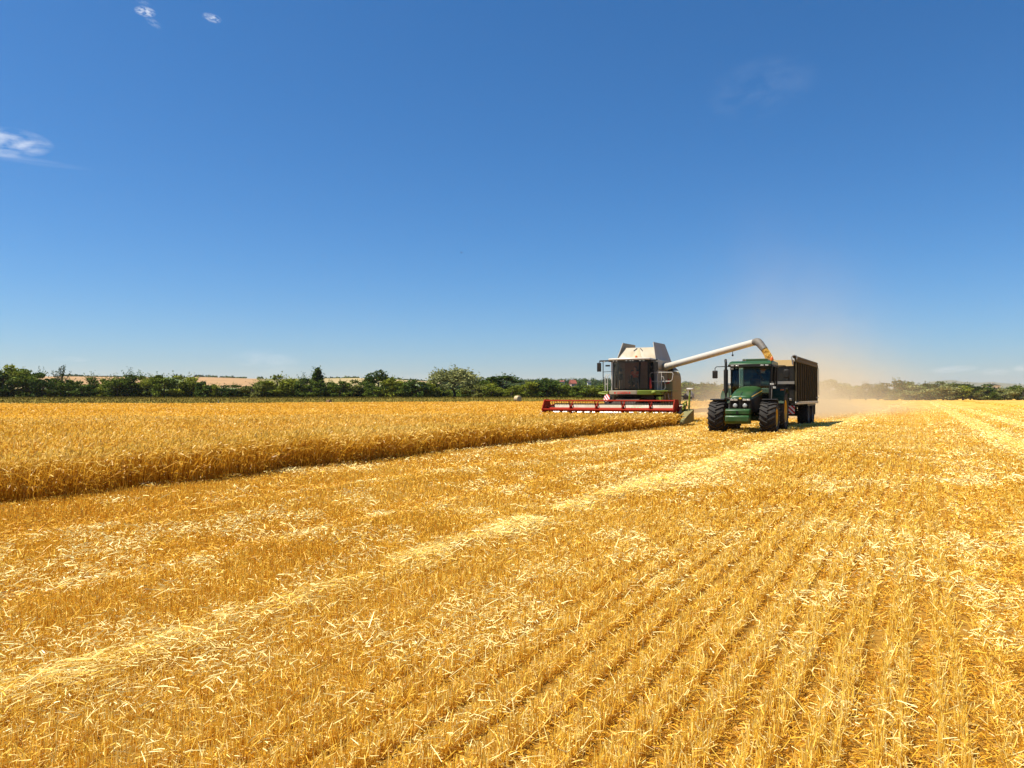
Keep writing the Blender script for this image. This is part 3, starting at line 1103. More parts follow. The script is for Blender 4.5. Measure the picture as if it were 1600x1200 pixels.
# chassis: front axle, engine block, transmission
mb = MB()
mb.box(-0.85, 0.85, -0.12, 0.12, 0.60, 0.82)
mb.box(-0.24, 0.24, -0.55, 2.0, 0.62, 1.05)
mb.box(-0.34, 0.34, 1.2, 3.4, 0.60, 1.15)
mb.tube([(-0.9, 3.05, 1.0), (0.9, 3.05, 1.0)], 0.17, 12)
mb.box(-0.28, 0.28, 3.3, 3.75, 0.55, 1.2)
mb.tube([(0, 3.7, 0.55), (0, 4.25, 0.5)], 0.06, 8)
for s in (-1, 1):
    mb.tube([(s * 0.25, 0.1, 0.72), (s * 0.75, -0.16, 0.72)], 0.035, 8)
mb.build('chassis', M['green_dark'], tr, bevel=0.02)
# hood: crowned top sloping to the front
def hood_rings(shell):
    rings = []
    for y, zt, w, zb in [(-0.78, 1.66, 0.40, 1.60), (-0.74, 1.74, 0.45, 1.58), (-0.45, 1.86, 0.475, 1.60), (0.2, 2.02, 0.50, 1.66), (1.0, 2.15, 0.52, 1.74), (1.85, 2.23, 0.53, 1.80)]:
        rings.append([(x * w, y, zb + (zt - zb) * f) for x, f in [(-1, 0), (-0.985, 0.55), (-0.88, 0.82), (-0.5, 0.97), (-0.12, 1.0), (0, 0.97), (0.12, 1.0), (0.5, 0.97), (0.88, 0.82), (0.985, 0.55), (1, 0)]])
    return rings
rings = hood_rings(True)
mb = MB()
n = len(rings[0])
vs = [p for r_ in rings for p in r_]
fs = [(i * n + j, i * n + j + 1, (i + 1) * n + j + 1, (i + 1) * n + j) for i in range(len(rings) - 1) for j in range(n - 1)]
fs += [(i * n + n - 1, i * n, (i + 1) * n, (i + 1) * n + n - 1) for i in range(len(rings) - 1)]
fs += [tuple(range(n))[::-1], tuple(range((len(rings) - 1) * n, len(rings) * n))]
mb.add(vs, fs)
hood = mb.build('hood', M['green'], tr, smooth=50)
mb = MB()
mb.tube([(0, -0.80, 1.66), (0, -0.60, 1.81), (0, -0.2, 1.92)], 0.018, 6)
mb.build('centre_trim', M['black'], hood)
mb = MB()
mb.prism([(-0.05, -0.035), (0.05, -0.035), (0.06, 0.0), (0.035, 0.04), (-0.035, 0.04), (-0.06, 0.0)], -0.815, -0.79, 'y')
mb.build('emblem', M['yellow'], hood, loc=(0, 0, 1.63))
for s in (-1, 1):
    mb = MB()
    mb.tube([(s * 0.482, -0.6, 1.70), (s * 0.505, 0.2, 1.80), (s * 0.525, 1.0, 1.90), (s * 0.535, 1.8, 1.98)], 0.018, 6)
    mb.build('side_stripe', M['yellow'], hood)
# side shields and grille
mb = MB()
for s in (-1, 1):
    mb.prism([(-0.74, 0.98), (1.85, 1.02), (1.85, 1.80), (1.0, 1.74), (-0.45, 1.60), (-0.74, 1.575)], s * 0.44, s * 0.475, 'x')
mb.build('side_grille', M['grille'], tr)
mb = MB()
mb.box(-0.44, 0.44, -0.77, -0.70, 0.95, 1.60)
for k in range(9):
    z = 1.0 + 0.045 * k
    mb.box(-0.42, 0.42, -0.785, -0.77, z, z + 0.014)
for x in (-0.43, -0.16, 0.0, 0.16, 0.43):
    mb.box(x - 0.014, x + 0.014, -0.80, -0.77, 0.97, 1.55)
mb.build('front_grille', M['grille'], tr)
for x in (-0.36, -0.19, 0.19, 0.36):
    lamp(tr, 'headlight', (x, -0.83, 1.565), 0.085, 0.05, 0.06, round_=False)
for x in (-0.215, 0.215):
    lamp(tr, 'headlight', (x, -0.86, 1.30), 0.108, 0.1, 0.10)
# front weight block on its linkage
mb = MB()
mb.prism([(-1.52, 0.92), (-1.00, 0.92), (-1.00, 1.16), (-1.42, 1.16), (-1.52, 1.10)], -0.53, 0.53, 'x')
mb.prism([(-1.60, 0.60), (-1.50, 0.50), (-1.02, 0.50), (-1.02, 0.88), (-1.52, 0.88), (-1.60, 0.82)], -0.52, 0.52, 'x')
wb = mb.build('weight_block', M['green'], tr, bevel=0.03)
mb = MB()
mb.box(-0.46, 0.46, -1.48, -1.02, 0.875, 0.925)
mb.box(-0.05, 0.05, -1.545, -1.50, 0.96, 1.06)
mb.tube([(0, -1.45, 0.50), (0, -1.45, 0.40), (0, -1.5, 0.36)], 0.03, 8)
mb.build('bracket', M['black'], wb)
mb = MB()
for s in (-1, 1):
    mb.tube([(s * 0.32, -1.1, 0.75), (s * 0.26, -0.5, 0.78)], 0.055, 8)
mb.box(-0.36, 0.36, -0.72, -0.50, 0.62, 0.98)
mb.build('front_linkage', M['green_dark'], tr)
# front mudguards
for s in (-1, 1):
    mb = MB()
    pts = []
    for k in range(9):
        a = R(32 + 9.5 * k)
        pts.append((0.83 * math.cos(a), 0.755 + 0.83 * math.sin(a)))
    poly = pts + [(y * 1.03, 0.755 + (z - 0.755) * 1.03) for y, z in pts[::-1]]
    mb.prism(poly, s * 0.84, s * 1.48, 'x')
    mb.tube([(s * 0.62, 0.0, 0.78), (s * 0.80, 0.02, 1.30), (s * 0.95, 0.02, 1.55)], 0.025, 6)
    mb.build('front_mudguard', M['black'], tr)
# cab
cabo = MB()
cabo.box(-0.92, 0.92, 1.95, 3.72, 1.30, 1.42)
for s in (-1, 1):
    cabo.tube([(s * 0.86, 1.92, 1.42), (s * 0.90, 1.84, 2.2), (s * 0.93, 1.98, 3.16)], 0.050, 8)
    cabo.tube([(s * 0.92, 2.85, 1.42), (s * 0.96, 2.88, 3.16)], 0.042, 8)
    cabo.tube([(s * 0.92, 3.70, 1.42), (s * 0.94, 3.68, 3.16)], 0.050, 8)
cabo.box(-0.86, 0.86, 1.90, 1.99, 1.30, 1.62)
cab_o = cabo.build('cab_frame', M['black'], tr)
mb = MB()
ws = []
for z, y0, w in [(1.62, 1.86, 0.85), (2.2, 1.80, 0.87), (2.8, 1.85, 0.90), (3.15, 1.95, 0.91)]:
    ws.append([(x * w, y0 - 0.10 * (1 - x * x), z) for x in (-1, -0.66, -0.33, 0, 0.33, 0.66, 1)])
vs = [p for r_ in ws for p in r_] + [(p[0], p[1] + 0.012, p[2]) for r_ in ws for p in r_]
o_ = 28
fs = []
for i in range(3):
    for j in range(6):
        a = i * 7 + j
        fs += [(a, a + 1, a + 8, a + 7), (a + o_ + 7, a + o_ + 8, a + o_ + 1, a + o_)]
mb.add(vs, fs)
mb.build('windscreen', M['glass'], tr)
for s in (-1, 1):
    mb = MB()
    mb.prism([(1.97, 1.45), (2.82, 1.45), (2.85, 3.12), (2.03, 3.12), (1.90, 2.2)], s * 0.925, s * 0.935, 'x')
    mb.build('door_glass', M['glass'], tr)
    mb = MB()
    mb.prism([(2.90, 1.75), (3.66, 1.75), (3.64, 3.12), (2.92, 3.12)], s * 0.93, s * 0.94, 'x')
    mb.build('side_window', M['glass'], tr)
mb = MB()
mb.box(-0.86, 0.86, 3.70, 3.712, 1.6, 3.12)
mb.build('rear_window', M['glass'], tr)
mb = MB()
mb.prism([(1.62, 3.16), (3.85, 3.16), (3.88, 3.30), (3.75, 3.42), (2.2, 3.45), (1.75, 3.38), (1.58, 3.27)], -1.0, 1.0, 'x')
roof = mb.build('cab_roof', M['green'], tr, bevel=0.05)
mb = MB()
mb.box(-0.99, 0.99, 1.56, 1.66, 3.15, 3.27)
mb.box(-1.03, -0.985, 1.6, 3.8, 3.15, 3.25)
mb.box(0.985, 1.03, 1.6, 3.8, 3.15, 3.25)
mb.build('roof_visor', M['black'], roof)
mb = MB()
mb.box(-0.30, 0.72, 2.3, 3.2, 3.44, 3.52)
mb.tube([(-0.42, 2.1, 3.44), (-0.42, 2.1, 3.53), (0.75, 2.1, 3.53)], 0.02, 6)
mb.build('roof_hatch', M['green'], roof, bevel=0.03)
for x in (-0.80, -0.58, 0.58, 0.80):
    lamp(tr, 'work_light', (x, 1.53, 3.205), 0.085, 0.035, 0.05, round_=False)
lamp(tr, 'work_light', (-0.88, 1.80, 3.07), 0.09, 0.05, 0.06, round_=False)
# lamps on brackets beside the hood
for s in (-1, 1):
    mb = MB()
    mb.tube([(s * 0.95, 1.86, 1.5), (s * 1.0, 1.70, 2.0), (s * 1.0, 1.70, 2.28)], 0.025, 6)
    mb.build('lamp_bracket', M['grey'], tr)
    lamp(tr, 'marker_lamp', (s * 1.02, 1.62, 2.30), 0.10, 0.05, 0.07, round_=False)
    lamp(tr, 'turn_signal', (s * 1.13, 1.62, 2.14), 0.075, 0.055, 0.07, M['amber'] if s < 0 else None, round_=False)
# exhaust stack and intake
mb = MB()
mb.tube([(-0.78, 1.5, 1.55), (-1.13, 1.62, 1.65), (-1.13, 1.62, 1.95)], 0.06, 10)
mb.tube([(-1.13, 1.62, 1.90), (-1.13, 1.62, 3.02)], 0.105, 14)
mb.tube([(-1.13, 1.62, 3.0), (-1.13, 1.62, 3.35), (-1.16, 1.70, 3.46), (-1.18, 1.80, 3.50)], 0.062, 10)
mb.build('exhaust_stack', M['black'], tr)
# mirrors
for s in (-1, 1):
    mb = MB()
    mb.tube([(s * 0.98, 1.85, 3.18), (s * 1.30, 1.75, 3.18), (s * 1.60, 1.70, 3.17), (s * 1.67, 1.70, 3.10), (s * 1.67, 1.70, 2.98)], 0.02, 6)
    ar = mb.build('mirror_arm', M['black'], tr)
    mb = MB()
    mb.box(s * 1.67 - 0.13, s * 1.67 + 0.13, 1.66, 1.74, 2.60, 2.99)
    mr = mb.build('mirror', M['black'], tr, bevel=0.05)
    mb = MB()
    mb.box(s * 1.67 - 0.10, s * 1.67 + 0.10, 1.742, 1.748, 2.64, 2.95)
    mb.build('mirror_glass', m_mirror, mr)
# beacon, wiper, rear mudguards, steps, tank, seat, steering wheel
mb = MB()
mb.tube([(0.97, 1.9, 3.25), (0.97, 1.9, 3.42)], 0.02, 6)
bp_ = mb.build('beacon_post', M['black'], tr)
mb = MB()
mb.lathe([(3.42, 0.07), (3.46, 0.075), (3.58, 0.065), (3.62, 0.03)], (0.97, 1.9, 0), 'z', 14)
mb.build('beacon', M['amber'], bp_)
mb = MB()
mb.tube([(0.05, 1.84, 3.14), (0.55, 1.74, 2.62)], 0.014, 6)
mb.tube([(0.30, 1.73, 2.90), (0.62, 1.72, 2.50)], 0.012, 6)
mb.build('wiper', M['black'], tr)
for s in (-1, 1):
    mb = MB()
    pts = []
    for k in range(11):
        a = R(25 + 13.5 * k)
        pts.append((3.05 + 1.10 * math.cos(a), 1.0 + 1.10 * math.sin(a)))
    poly = pts + [(3.05 + (y - 3.05) * 1.03, 1.0 + (z - 1.0) * 1.03) for y, z in pts[::-1]]
    mb.prism(poly, s * 0.86, s * 1.50, 'x')
    mb.prism([(2.1, 1.05), (3.8, 1.2), (3.7, 1.85), (3.05, 2.1), (2.3, 1.85)], s * 0.80, s * 0.86, 'x')
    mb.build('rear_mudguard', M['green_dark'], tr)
    lamp(tr, 'fender_lamp', (s * 1.36, 2.55, 2.02), 0.10, 0.06, 0.06, M['amber'], round_=False)
    mb = MB()
    for k in range(3):
        mb.box(s * 0.98, s * 1.34, 1.65, 1.92, 0.48 + 0.32 * k, 0.52 + 0.32 * k)
    mb.box(s * 0.97, s * 0.99, 1.62, 1.95, 0.46, 1.42)
    mb.build('steps', M['grey'], tr)
    mb = MB()
    mb.box(s * 0.48, s * 0.88, 0.95, 1.58, 0.55, 1.10)
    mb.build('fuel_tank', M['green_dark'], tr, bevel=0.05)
mb = MB()
mb.box(-0.27, 0.27, 2.75, 3.25, 1.78, 1.92)
mb.box(-0.26, 0.26, 3.20, 3.34, 1.90, 2.62)
mb.box(-0.13, 0.13, 3.22, 3.32, 2.62, 2.82)
mb.box(-0.16, 0.16, 2.85, 3.15, 1.42, 1.78)
mb.build('driver_seat', M['seat'], tr, bevel=0.04)
mb = MB()
mb.tube([(0, 2.0, 1.42), (0, 2.15, 2.0), (0, 2.30, 2.18)], 0.04, 8)
for k in range(16):
    a0, a1 = 2 * math.pi * k / 16, 2 * math.pi * (k + 1) / 16
    q = lambda a: (0.20 * math.cos(a), 2.31 + 0.12 * math.sin(a), 2.20 + 0.16 * math.sin(a))
    mb.tube([q(a0), q(a1)], 0.016, 6)
mb.box(-0.30, 0.30, 1.98, 2.10, 1.62, 2.02)
mb.build('steering_wheel', M['black'], tr)

# ------------------------------------------------------------------ trailer
GX, GY = -7.0, 41.6
tl = tag(empty('grain_trailer', (GX, GY, 0)), 'dark olive grain trailer with upright side ribs hitched behind the green tractor', 'trailer')
L_ = 9.2
HW = 1.27
mb = MB()
mb.box(-HW + 0.06, HW - 0.06, 0.0, 0.06, 1.45, 3.28)
for x in (-0.9, -0.3, 0.3, 0.9):
    mb.box(x - 0.04, x + 0.04, -0.05, 0.0, 1.45, 3.28)
fp = mb.build('front_panel', M['black'], tl)
mb = MB()
mb.box(-HW + 0.06, HW - 0.06, -0.02, 0.05, 3.285, 3.60)
mb.build('front_board', M['tan'], tl)
mb = MB()
mb.box(-HW + 0.02, HW - 0.02, -0.10, -0.055, 2.36, 2.50)
mb.build('cross_beam', M['grey'], fp)
mb = MB()
mb.prism([(-0.12, -0.1), (0.12, -0.1), (0.12, 0.14), (-0.12, 0.14)], -0.085, -0.056, 'y')
em = mb.build('badge', M['amber'], fp, loc=(-0.30, 0, 3.02))
mb = MB()
mb.tube([(-0.10, -0.095, 0.02), (-0.05, -0.095, -0.08), (0, -0.095, 0.0), (0.05, -0.095, -0.08), (0.10, -0.095, 0.02)], 0.016, 5)
mb.build('badge_mark', M['white'], em)
for s in (-1, 1):
    mb = MB()
    x0, x1 = (HW - 0.06, HW) if s > 0 else (-HW, -HW + 0.06)
    mb.box(x0, x1, 0.0, L_, 1.45, 3.52)
    sp = mb.build('side_panel', M['olive'], tl)
    for k in range(11):
        y = 0.05 + (L_ - 0.12) * k / 10
        mb = MB()
        mb.box(s * HW if s > 0 else -HW - 0.07, HW + 0.07 if s > 0 else -HW, y - 0.03, y + 0.05, 1.45, 3.50)
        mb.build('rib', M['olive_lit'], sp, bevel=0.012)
    mb = MB()
    mb.box(s * (HW + 0.025) - 0.055, s * (HW + 0.025) + 0.055, -0.02, L_ + 0.05, 3.505, 3.66)
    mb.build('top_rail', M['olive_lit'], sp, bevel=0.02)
mb = MB()
mb.tube([(HW - 0.02, -0.04, 3.74), (HW - 0.02, L_ + 0.05, 3.74)], 0.085, 12)
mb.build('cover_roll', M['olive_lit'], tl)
mb = MB()
pts = [(HW - 0.02 + 0.13 * math.cos(R(a)), -0.07, 3.70 + 0.13 * math.sin(R(a))) for a in range(200, -60, -20)]
mb.tube(pts, 0.03, 6)
mb.tube([pts[0], (HW - 0.10, -0.07, 3.35)], 0.03, 6)
mb.build('roll_bracket', M['steel'], tl)
mb = MB()
mb.box(-HW + 0.06, HW - 0.06, L_ - 0.06, L_, 1.45, 3.55)
mb.build('tailgate', M['olive'], tl)
mb = MB()
mb.box(-HW + 0.06, HW - 0.06, 0.06, L_ - 0.06, 1.45, 1.52)
mb.build('floor_plate', M['olive'], tl)
mb = MB()
for s in (-1, 1):
    mb.box(s * 0.52 - 0.07, s * 0.52 + 0.07, -0.2, L_ - 0.1, 1.10, 1.40)
for y in (0.0, 1.8, 3.6, 8.9):
    mb.box(-1.2, 1.2, y, y + 0.10, 1.22, 1.40)
for y in (5.6, 7.5):
    mb.tube([(-1.0, y, 0.66), (1.0, y, 0.66)], 0.08, 10)
    for s in (-1, 1):
        mb.box(s * 0.52 - 0.06, s * 0.52 + 0.06, y - 0.5, y + 0.5, 0.76, 0.90)
        mb.box(s * 0.52 - 0.08, s * 0.52 + 0.08, y - 0.12, y + 0.12, 0.66, 1.12)
mb.build('chassis', M['black'], tl)
mb = MB()
for s in (-1, 1):
    mb.box(s * (HW + 0.05) - 0.05, s * (HW + 0.05) + 0.05, -0.05, L_ + 0.05, 1.30, 1.435)
mb.build('chassis_rail', M['steel'], tl, bevel=0.015)
mb = MB()
for s in (-1, 1):
    mb.tube([(s * 0.50, -0.1, 1.2), (s * 0.05, -1.0, 0.55)], 0.07, 8)
mb.tube([(0, -1.35, 0.52), (0, -0.9, 0.56)], 0.07, 8)
mb.build('drawbar', M['grey'], tl)
mb = MB()
mb.box(-0.55, 0.75, -0.32, -0.08, 1.88, 2.14)
mb.build('tool_box', M['white'], tl, bevel=0.03)
mb = MB()
mb.box(0.1, 1.15, -0.40, -0.10, 1.50, 1.62)
mb.build('step_plate', M['steel'], tl, bevel=0.02)
for s in (-1, 1):
    for y in (5.6, 7.5):
        wheel(tl, (s * 0.98, y, 0.66), 0.66, 0.55, 0.34, s, M['grey'], 26, 0.03)
    mb = MB()
    mb.prism([(4.75, 1.30), (8.35, 1.30), (8.45, 1.22), (8.45, 1.19), (4.65, 1.19), (4.65, 1.22)], s * 0.72, s * 1.30, 'x')
    mb.build('mudguard', M['black'], tl)
    mb = MB()
    mb.box(s * 1.02 - 0.26, s * 1.02 + 0.26, 8.44, 8.465, 0.62, 1.20)
    mb.build('mudflap', M['rubber'], tl)
    mb = MB()
    mb.box(-0.21, 0.21, -0.012, 0.012, -0.21, 0.21)
    wb_ = mb.build('warning_board', m_hatch, tl, loc=(s * 1.06, -0.12, 1.03))
    mb = MB()
    mb.box(-0.02, 0.02, 0.013, 0.04, -0.2, 0.24)
    mb.build('bracket', M['grey'], wb_)
    mb = MB()
    mb.box(s * (HW + 0.09) - 0.02, s * (HW + 0.09) + 0.02, L_ - 0.9, L_ + 0.18, 1.62, 1.68)
    mb.build('tail_bracket', M['steel'], tl)
mb = MB()
mb.tube([(HW - 0.02, L_ + 0.08, 3.7), (HW + 0.10, L_ + 0.08, 3.4), (HW + 0.12, L_ + 0.08, 1.8)], 0.02, 6)
mb.build('crank_rod', M['steel'], tl)

# grain in the trailer and falling from the spout
m_grain, nt, out = new_mat('wheat_grain')
geo = nt.nodes.new('ShaderNodeNewGeometry')
n1 = noise(nt, 30, 3, 0.6, geo.outputs['Position'])
b = nt.nodes.new('ShaderNodeBsdfPrincipled')
b.inputs['Roughness'].default_value = 0.6
nt.links.new(ramp(nt, [(0.3, (0.42, 0.21, 0.04)), (0.55, (0.70, 0.43, 0.12)), (0.8, (0.86, 0.62, 0.24))], n1), b.inputs['Base Color'])
nt.links.new(b.outputs[0], out.inputs['Surface'])
mb = MB()
NX, NY = 14, 40
vs = []
for i in range(NX + 1):
    for j in range(NY + 1):
        x = -HW + 0.07 + (2 * HW - 0.14) * i / NX
        y = 0.07 + (L_ - 0.14) * j / NY
        h = 3.42 + 0.26 * math.exp(-((x - 0.1) / 0.8) ** 2 - ((y - 1.6) / 1.5) ** 2) - 0.18 * (y / L_) + 0.05 * math.sin(5 * x + y * 3)
        vs.append((x, y, h))
fs = [(i * (NY + 1) + j, (i + 1) * (NY + 1) + j, (i + 1) * (NY + 1) + j + 1, i * (NY + 1) + j + 1) for i in range(NX) for j in range(NY)]
o0 = len(vs)
ring = [i * (NY + 1) for i in range(NX + 1)] + [NX * (NY + 1) + j for j in range(1, NY + 1)] + [i * (NY + 1) + NY for i in range(NX - 1, -1, -1)] + [j for j in range(NY - 1, 0, -1)]
vs += [(vs[i][0], vs[i][1], 1.53) for i in ring]
nr = len(ring)
fs += [(ring[k], ring[(k + 1) % nr], o0 + (k + 1) % nr, o0 + k) for k in range(nr)]
fs.append(tuple(range(o0, o0 + nr)))
mb.add(vs, fs)
gp = mb.build('grain_heap', m_grain, None, loc=(GX, GY, 0))
tag(gp, 'heap of golden grain filling the olive trailer', 'grain')

# ------------------------------------------------------------------ combine harvester
CX, CY = -16.1, 46.0
cb = tag(empty('combine_harvester', (CX, CY, 0)), 'cream and lime combine harvester with a wide red reel cutting the wheat', 'combine harvester')
for s in (-1, 1):
    wheel(cb, (s * 1.45, 0.9, 0.95), 0.95, 0.72, 0.48, s, M['cream'], 20, 0.06)
    wheel(cb, (s * 1.30, 5.2, 0.66), 0.66, 0.50, 0.34, s, M['cream'], 18, 0.04)
mb = MB()
mb.tube([(-1.3, 0.9, 0.95), (1.3, 0.9, 0.95)], 0.2, 10)
mb.tube([(-1.3, 5.2, 0.66), (1.3, 5.2, 0.66)], 0.14, 10)
mb.box(-0.9, 0.9, 0.5, 6.2, 0.85, 1.3)
mb.build('chassis', M['dark'], cb)
mb = MB()
mb.box(-1.42, 1.42, 1.05, 5.4, 1.25, 3.45)
mb.prism([(5.4, 1.25), (6.6, 1.55), (6.6, 2.6), (5.4, 3.45)], -1.35, 1.35, 'x')
body = mb.build('body', M['greyp'], cb, bevel=0.06)
for s in (-1, 1):
    mb = MB()
    xa, xb = (1.43, 2.02) if s > 0 else (-2.0, -1.43)
    prof = [(xa, 1.0), (xb - 0.06, 1.0), (xb, 1.4), (xb, 2.9), (xb - 0.06, 3.22), (xb - 0.16, 3.36), (xa, 3.40)] if s > 0 else [(xb, 3.40), (xa + 0.16, 3.36), (xa + 0.06, 3.22), (xa, 2.9), (xa, 1.4), (xa + 0.06, 1.0), (xb, 1.0)]
    mb.prism(prof, 2.3, 4.3, 'y')
    sh = mb.build('side_shield', M['dusty'], cb, bevel=0.04)
mb = MB()
mb.box(1.5, 1.80, 2.255, 2.295, 2.55, 2.85)
mb.build('warning_decal', M['red2'], cb)
# hoses and air cleaner above the shield
mb = MB()
mb.prism([(1.42, 3.41), (2.05, 3.41), (1.90, 3.55), (1.72, 3.72), (1.50, 3.78), (1.42, 3.70)], 2.5, 3.6, 'y')
mb.tube([(1.50, 2.45, 3.55), (1.75, 2.4, 3.62), (1.98, 2.45, 3.48)], 0.05, 8)
mb.build('hose_bundle', M['black'], cb)
# grain tank and its four folding walls
def plate(p, t):                     # p: four corners, t: thickness vector
    t = Vector(t)
    return [Vector(q) for q in p], [Vector(q) + t for q in p]
def wall(name, p, t, m, par):
    mb = MB()
    a, b_ = plate(p, t)
    mb.hexa(a + b_)
    return mb.build(name, m, par)
mb = MB()
mb.box(-1.44, 1.44, 1.02, 4.6, 3.455, 4.05)
tank = mb.build('grain_tank', M['greyp'], cb, bevel=0.04)
zb, zt = 4.05, 4.86
wall('tank_front_wall', [(-1.30, 1.05, zb), (1.26, 1.05, zb), (1.00, 1.60, zt), (-1.02, 1.60, zt)], (0, 0.04, 0.02), M['cream'], tank)
wall('tank_side_wall', [(1.30, 1.05, zb), (1.30, 4.5, zb), (1.02, 3.9, zt + 0.34), (1.02, 1.45, zt + 0.34)], (-0.04, 0, 0), M['greyp'], tank)
wall('tank_side_wall', [(-1.34, 1.05, zb), (-1.34, 4.5, zb), (-1.06, 3.9, zt + 0.34), (-1.06, 1.45, zt + 0.34)], (0.04, 0, 0), M['greyp'], tank)
wall('tank_rear_wall', [(-1.26, 4.5, zb), (1.26, 4.5, zb), (1.0, 3.9, zt), (-1.0, 3.9, zt)], (0, -0.04, 0), M['greyp'], tank)
mb = MB()                              # folded crease and dust apron on the front wall
mb.prism([(-0.42, 4.06), (0.42, 4.06), (0.0, 4.80)], 1.00, 1.62, 'y')
o_ = mb
mb2 = MB()
mb2.add([(-0.40, 1.035, 4.07), (0.40, 1.035, 4.07), (0.03, 1.54, 4.82), (-0.03, 1.54, 4.82), (0.0, 0.90, 4.07)],
        [(0, 4, 3), (4, 2, 3), (4, 1, 2), (0, 1, 4), (0, 3, 2, 1)])
mb2.build('tank_crease', M['cream_dusty'], tank)
for s in (-1, 1):
    mb = MB()
    mb.tube([(s * 0.10, 1.55, 4.84), (s * 0.30, 1.44, 4.66)], 0.022, 6)
    mb.build('tank_hinge', M['black'], tank)
# cab
mb = MB()
mb.box(-1.16, 1.16, 0.05, 1.0, 2.10, 2.2)
for s in (-1, 1):
    mb.tube([(s * 1.14, 0.06, 2.15), (s * 1.14, 0.06, 3.92)], 0.065, 8)
    mb.tube([(s * 1.16, 0.95, 2.15), (s * 1.16, 0.95, 3.92)], 0.05, 8)
mb.tube([(0.62, -0.20, 2.18), (0.66, -0.17, 3.90)], 0.055, 8)
mb.build('cab_frame', M['black'], cb)
mb = MB()
mb.box(-0.72, 1.12, 0.94, 0.99, 2.21, 3.89)
mb.build('cab_back_wall', M['brownwall'], cb)
mb = MB()
mb.tube([(-1.25, 0.02, 2.12), (-1.25, 0.02, 3.92)], 0.05, 8)
mb.build('cab_pillar', M['white'], cb)
arc = [(x, -0.30 * (1 - (x / 1.12) ** 2) + 0.0) for x in np.linspace(-1.12, 1.12, 13)]
mb = MB()
poly = [(x, y) for x, y in arc] + [(x, y + 0.015) for x, y in arc[::-1]]
mb.prism(poly, 2.20, 3.90, 'z')
mb.build('windscreen', M['glassb'], cb)
for s in (-1, 1):
    mb = MB()
    mb.box(s * 1.15 - 0.006, s * 1.15 + 0.006, 0.13, 0.90, 2.25, 3.88)
    mb.build('side_window', M['glassb'], cb)
arc2 = [(x, -0.62 + 0.30 * (x / 1.4) ** 2) for x in np.linspace(-1.38, 1.38, 13)]
mb = MB()
mb.prism([(x, y) for x, y in arc2] + [(1.30, 1.0), (-1.30, 1.0)], 3.98, 4.12, 'z')
roof = mb.build('cab_roof', M['white'], cb, bevel=0.05)
mb = MB()
mb.prism([(x * 0.99, y + 0.03) for x, y in arc2] + [(1.28, 0.98), (-1.28, 0.98)], 3.905, 3.975, 'z')
mb.box(-2.0, -1.30, -0.22, -0.12, 3.93, 4.02)
mb.box(1.30, 1.80, -0.22, -0.12, 3.93, 4.00)
mb.build('roof_visor', M['black'], roof)
for x in (-1.65, -0.95, -0.72, -0.05, 0.20, 0.36, 0.80, 1.0):
    y = -0.62 + 0.30 * (x / 1.4) ** 2 if abs(x) < 1.3 else -0.25
    lamp(cb, 'work_light', (x, y - 0.02, 3.935), 0.05, 0.035, 0.05, round_=False)
mb = MB()
mb.lathe([(4.12, 0.08), (4.17, 0.085), (4.25, 0.06), (4.27, 0.03)], (0.42, -0.15, 0), 'z', 12)
mb.build('beacon', M['amber'], cb)
# bumper strip below the windscreen
arc3 = [(x, -0.66 + 0.34 * (x / 1.4) ** 2) for x in np.linspace(-1.30, 0.62, 11)]
mb = MB()
mb.prism([(x, y) for x, y in arc3] + [(0.62, 0.0), (-1.30, 0.0)], 1.84, 2.09, 'z')
bump = mb.build('front_bumper', M['cream'], cb, bevel=0.03)
text_mesh('lettering', 'LEXION', 0.21, M['red2'], bump, (-0.30, -0.672, 1.945), (R(90), 0, R(-3)))
for x in (-0.80, 0.16):
    mb = MB()
    mb.box(x - 0.05, x + 0.05, -0.658, -0.63, 1.89, 2.0)
    mb.build('lettering_block', M['red2'], bump)
arc4 = [(x, -0.66 + 0.34 * (x / 1.4) ** 2) for x in np.linspace(0.63, 2.0, 8)]
mb = MB()
mb.prism([(x, y) for x, y in arc4] + [(2.0, 0.6), (0.63, 0.6)], 1.82, 2.10, 'z')
mb.build('platform', M['lime'], cb, bevel=0.03)
mb = MB()
mb.box(-1.75, -1.32, -0.45, -0.1, 1.95, 2.06)
mb.tube([(-1.95, -0.5, 1.92), (-1.5, -0.5, 1.86), (-1.35, -0.4, 1.9)], 0.07, 8)
mb.build('platform', M['lime'], cb, bevel=0.03)
mb = MB()
mb.ball((1.62, -0.42, 1.96), 0.15, 0.10, 0.13)
mb.box(1.75, 2.05, -0.30, 0.2, 1.45, 1.70)
mb.build('lime_cover', M['lime'], cb)
# red and white hatched disc
mb = MB()
mb.lathe([(-0.015, 0.24), (0.015, 0.24)], (0, 0, 0), 'y', 20)
wd_ = mb.build('warning_plate', m_hatch, cb, loc=(-1.35, -0.62, 1.62))
wd_.rotation_euler = (R(-12), 0, R(-20))
# dark engine bay below the cab
mb = MB()
mb.box(-1.25, 1.45, 0.10, 1.0, 1.25, 1.82)
mb.build('feeder_housing', M['dark'], cb)
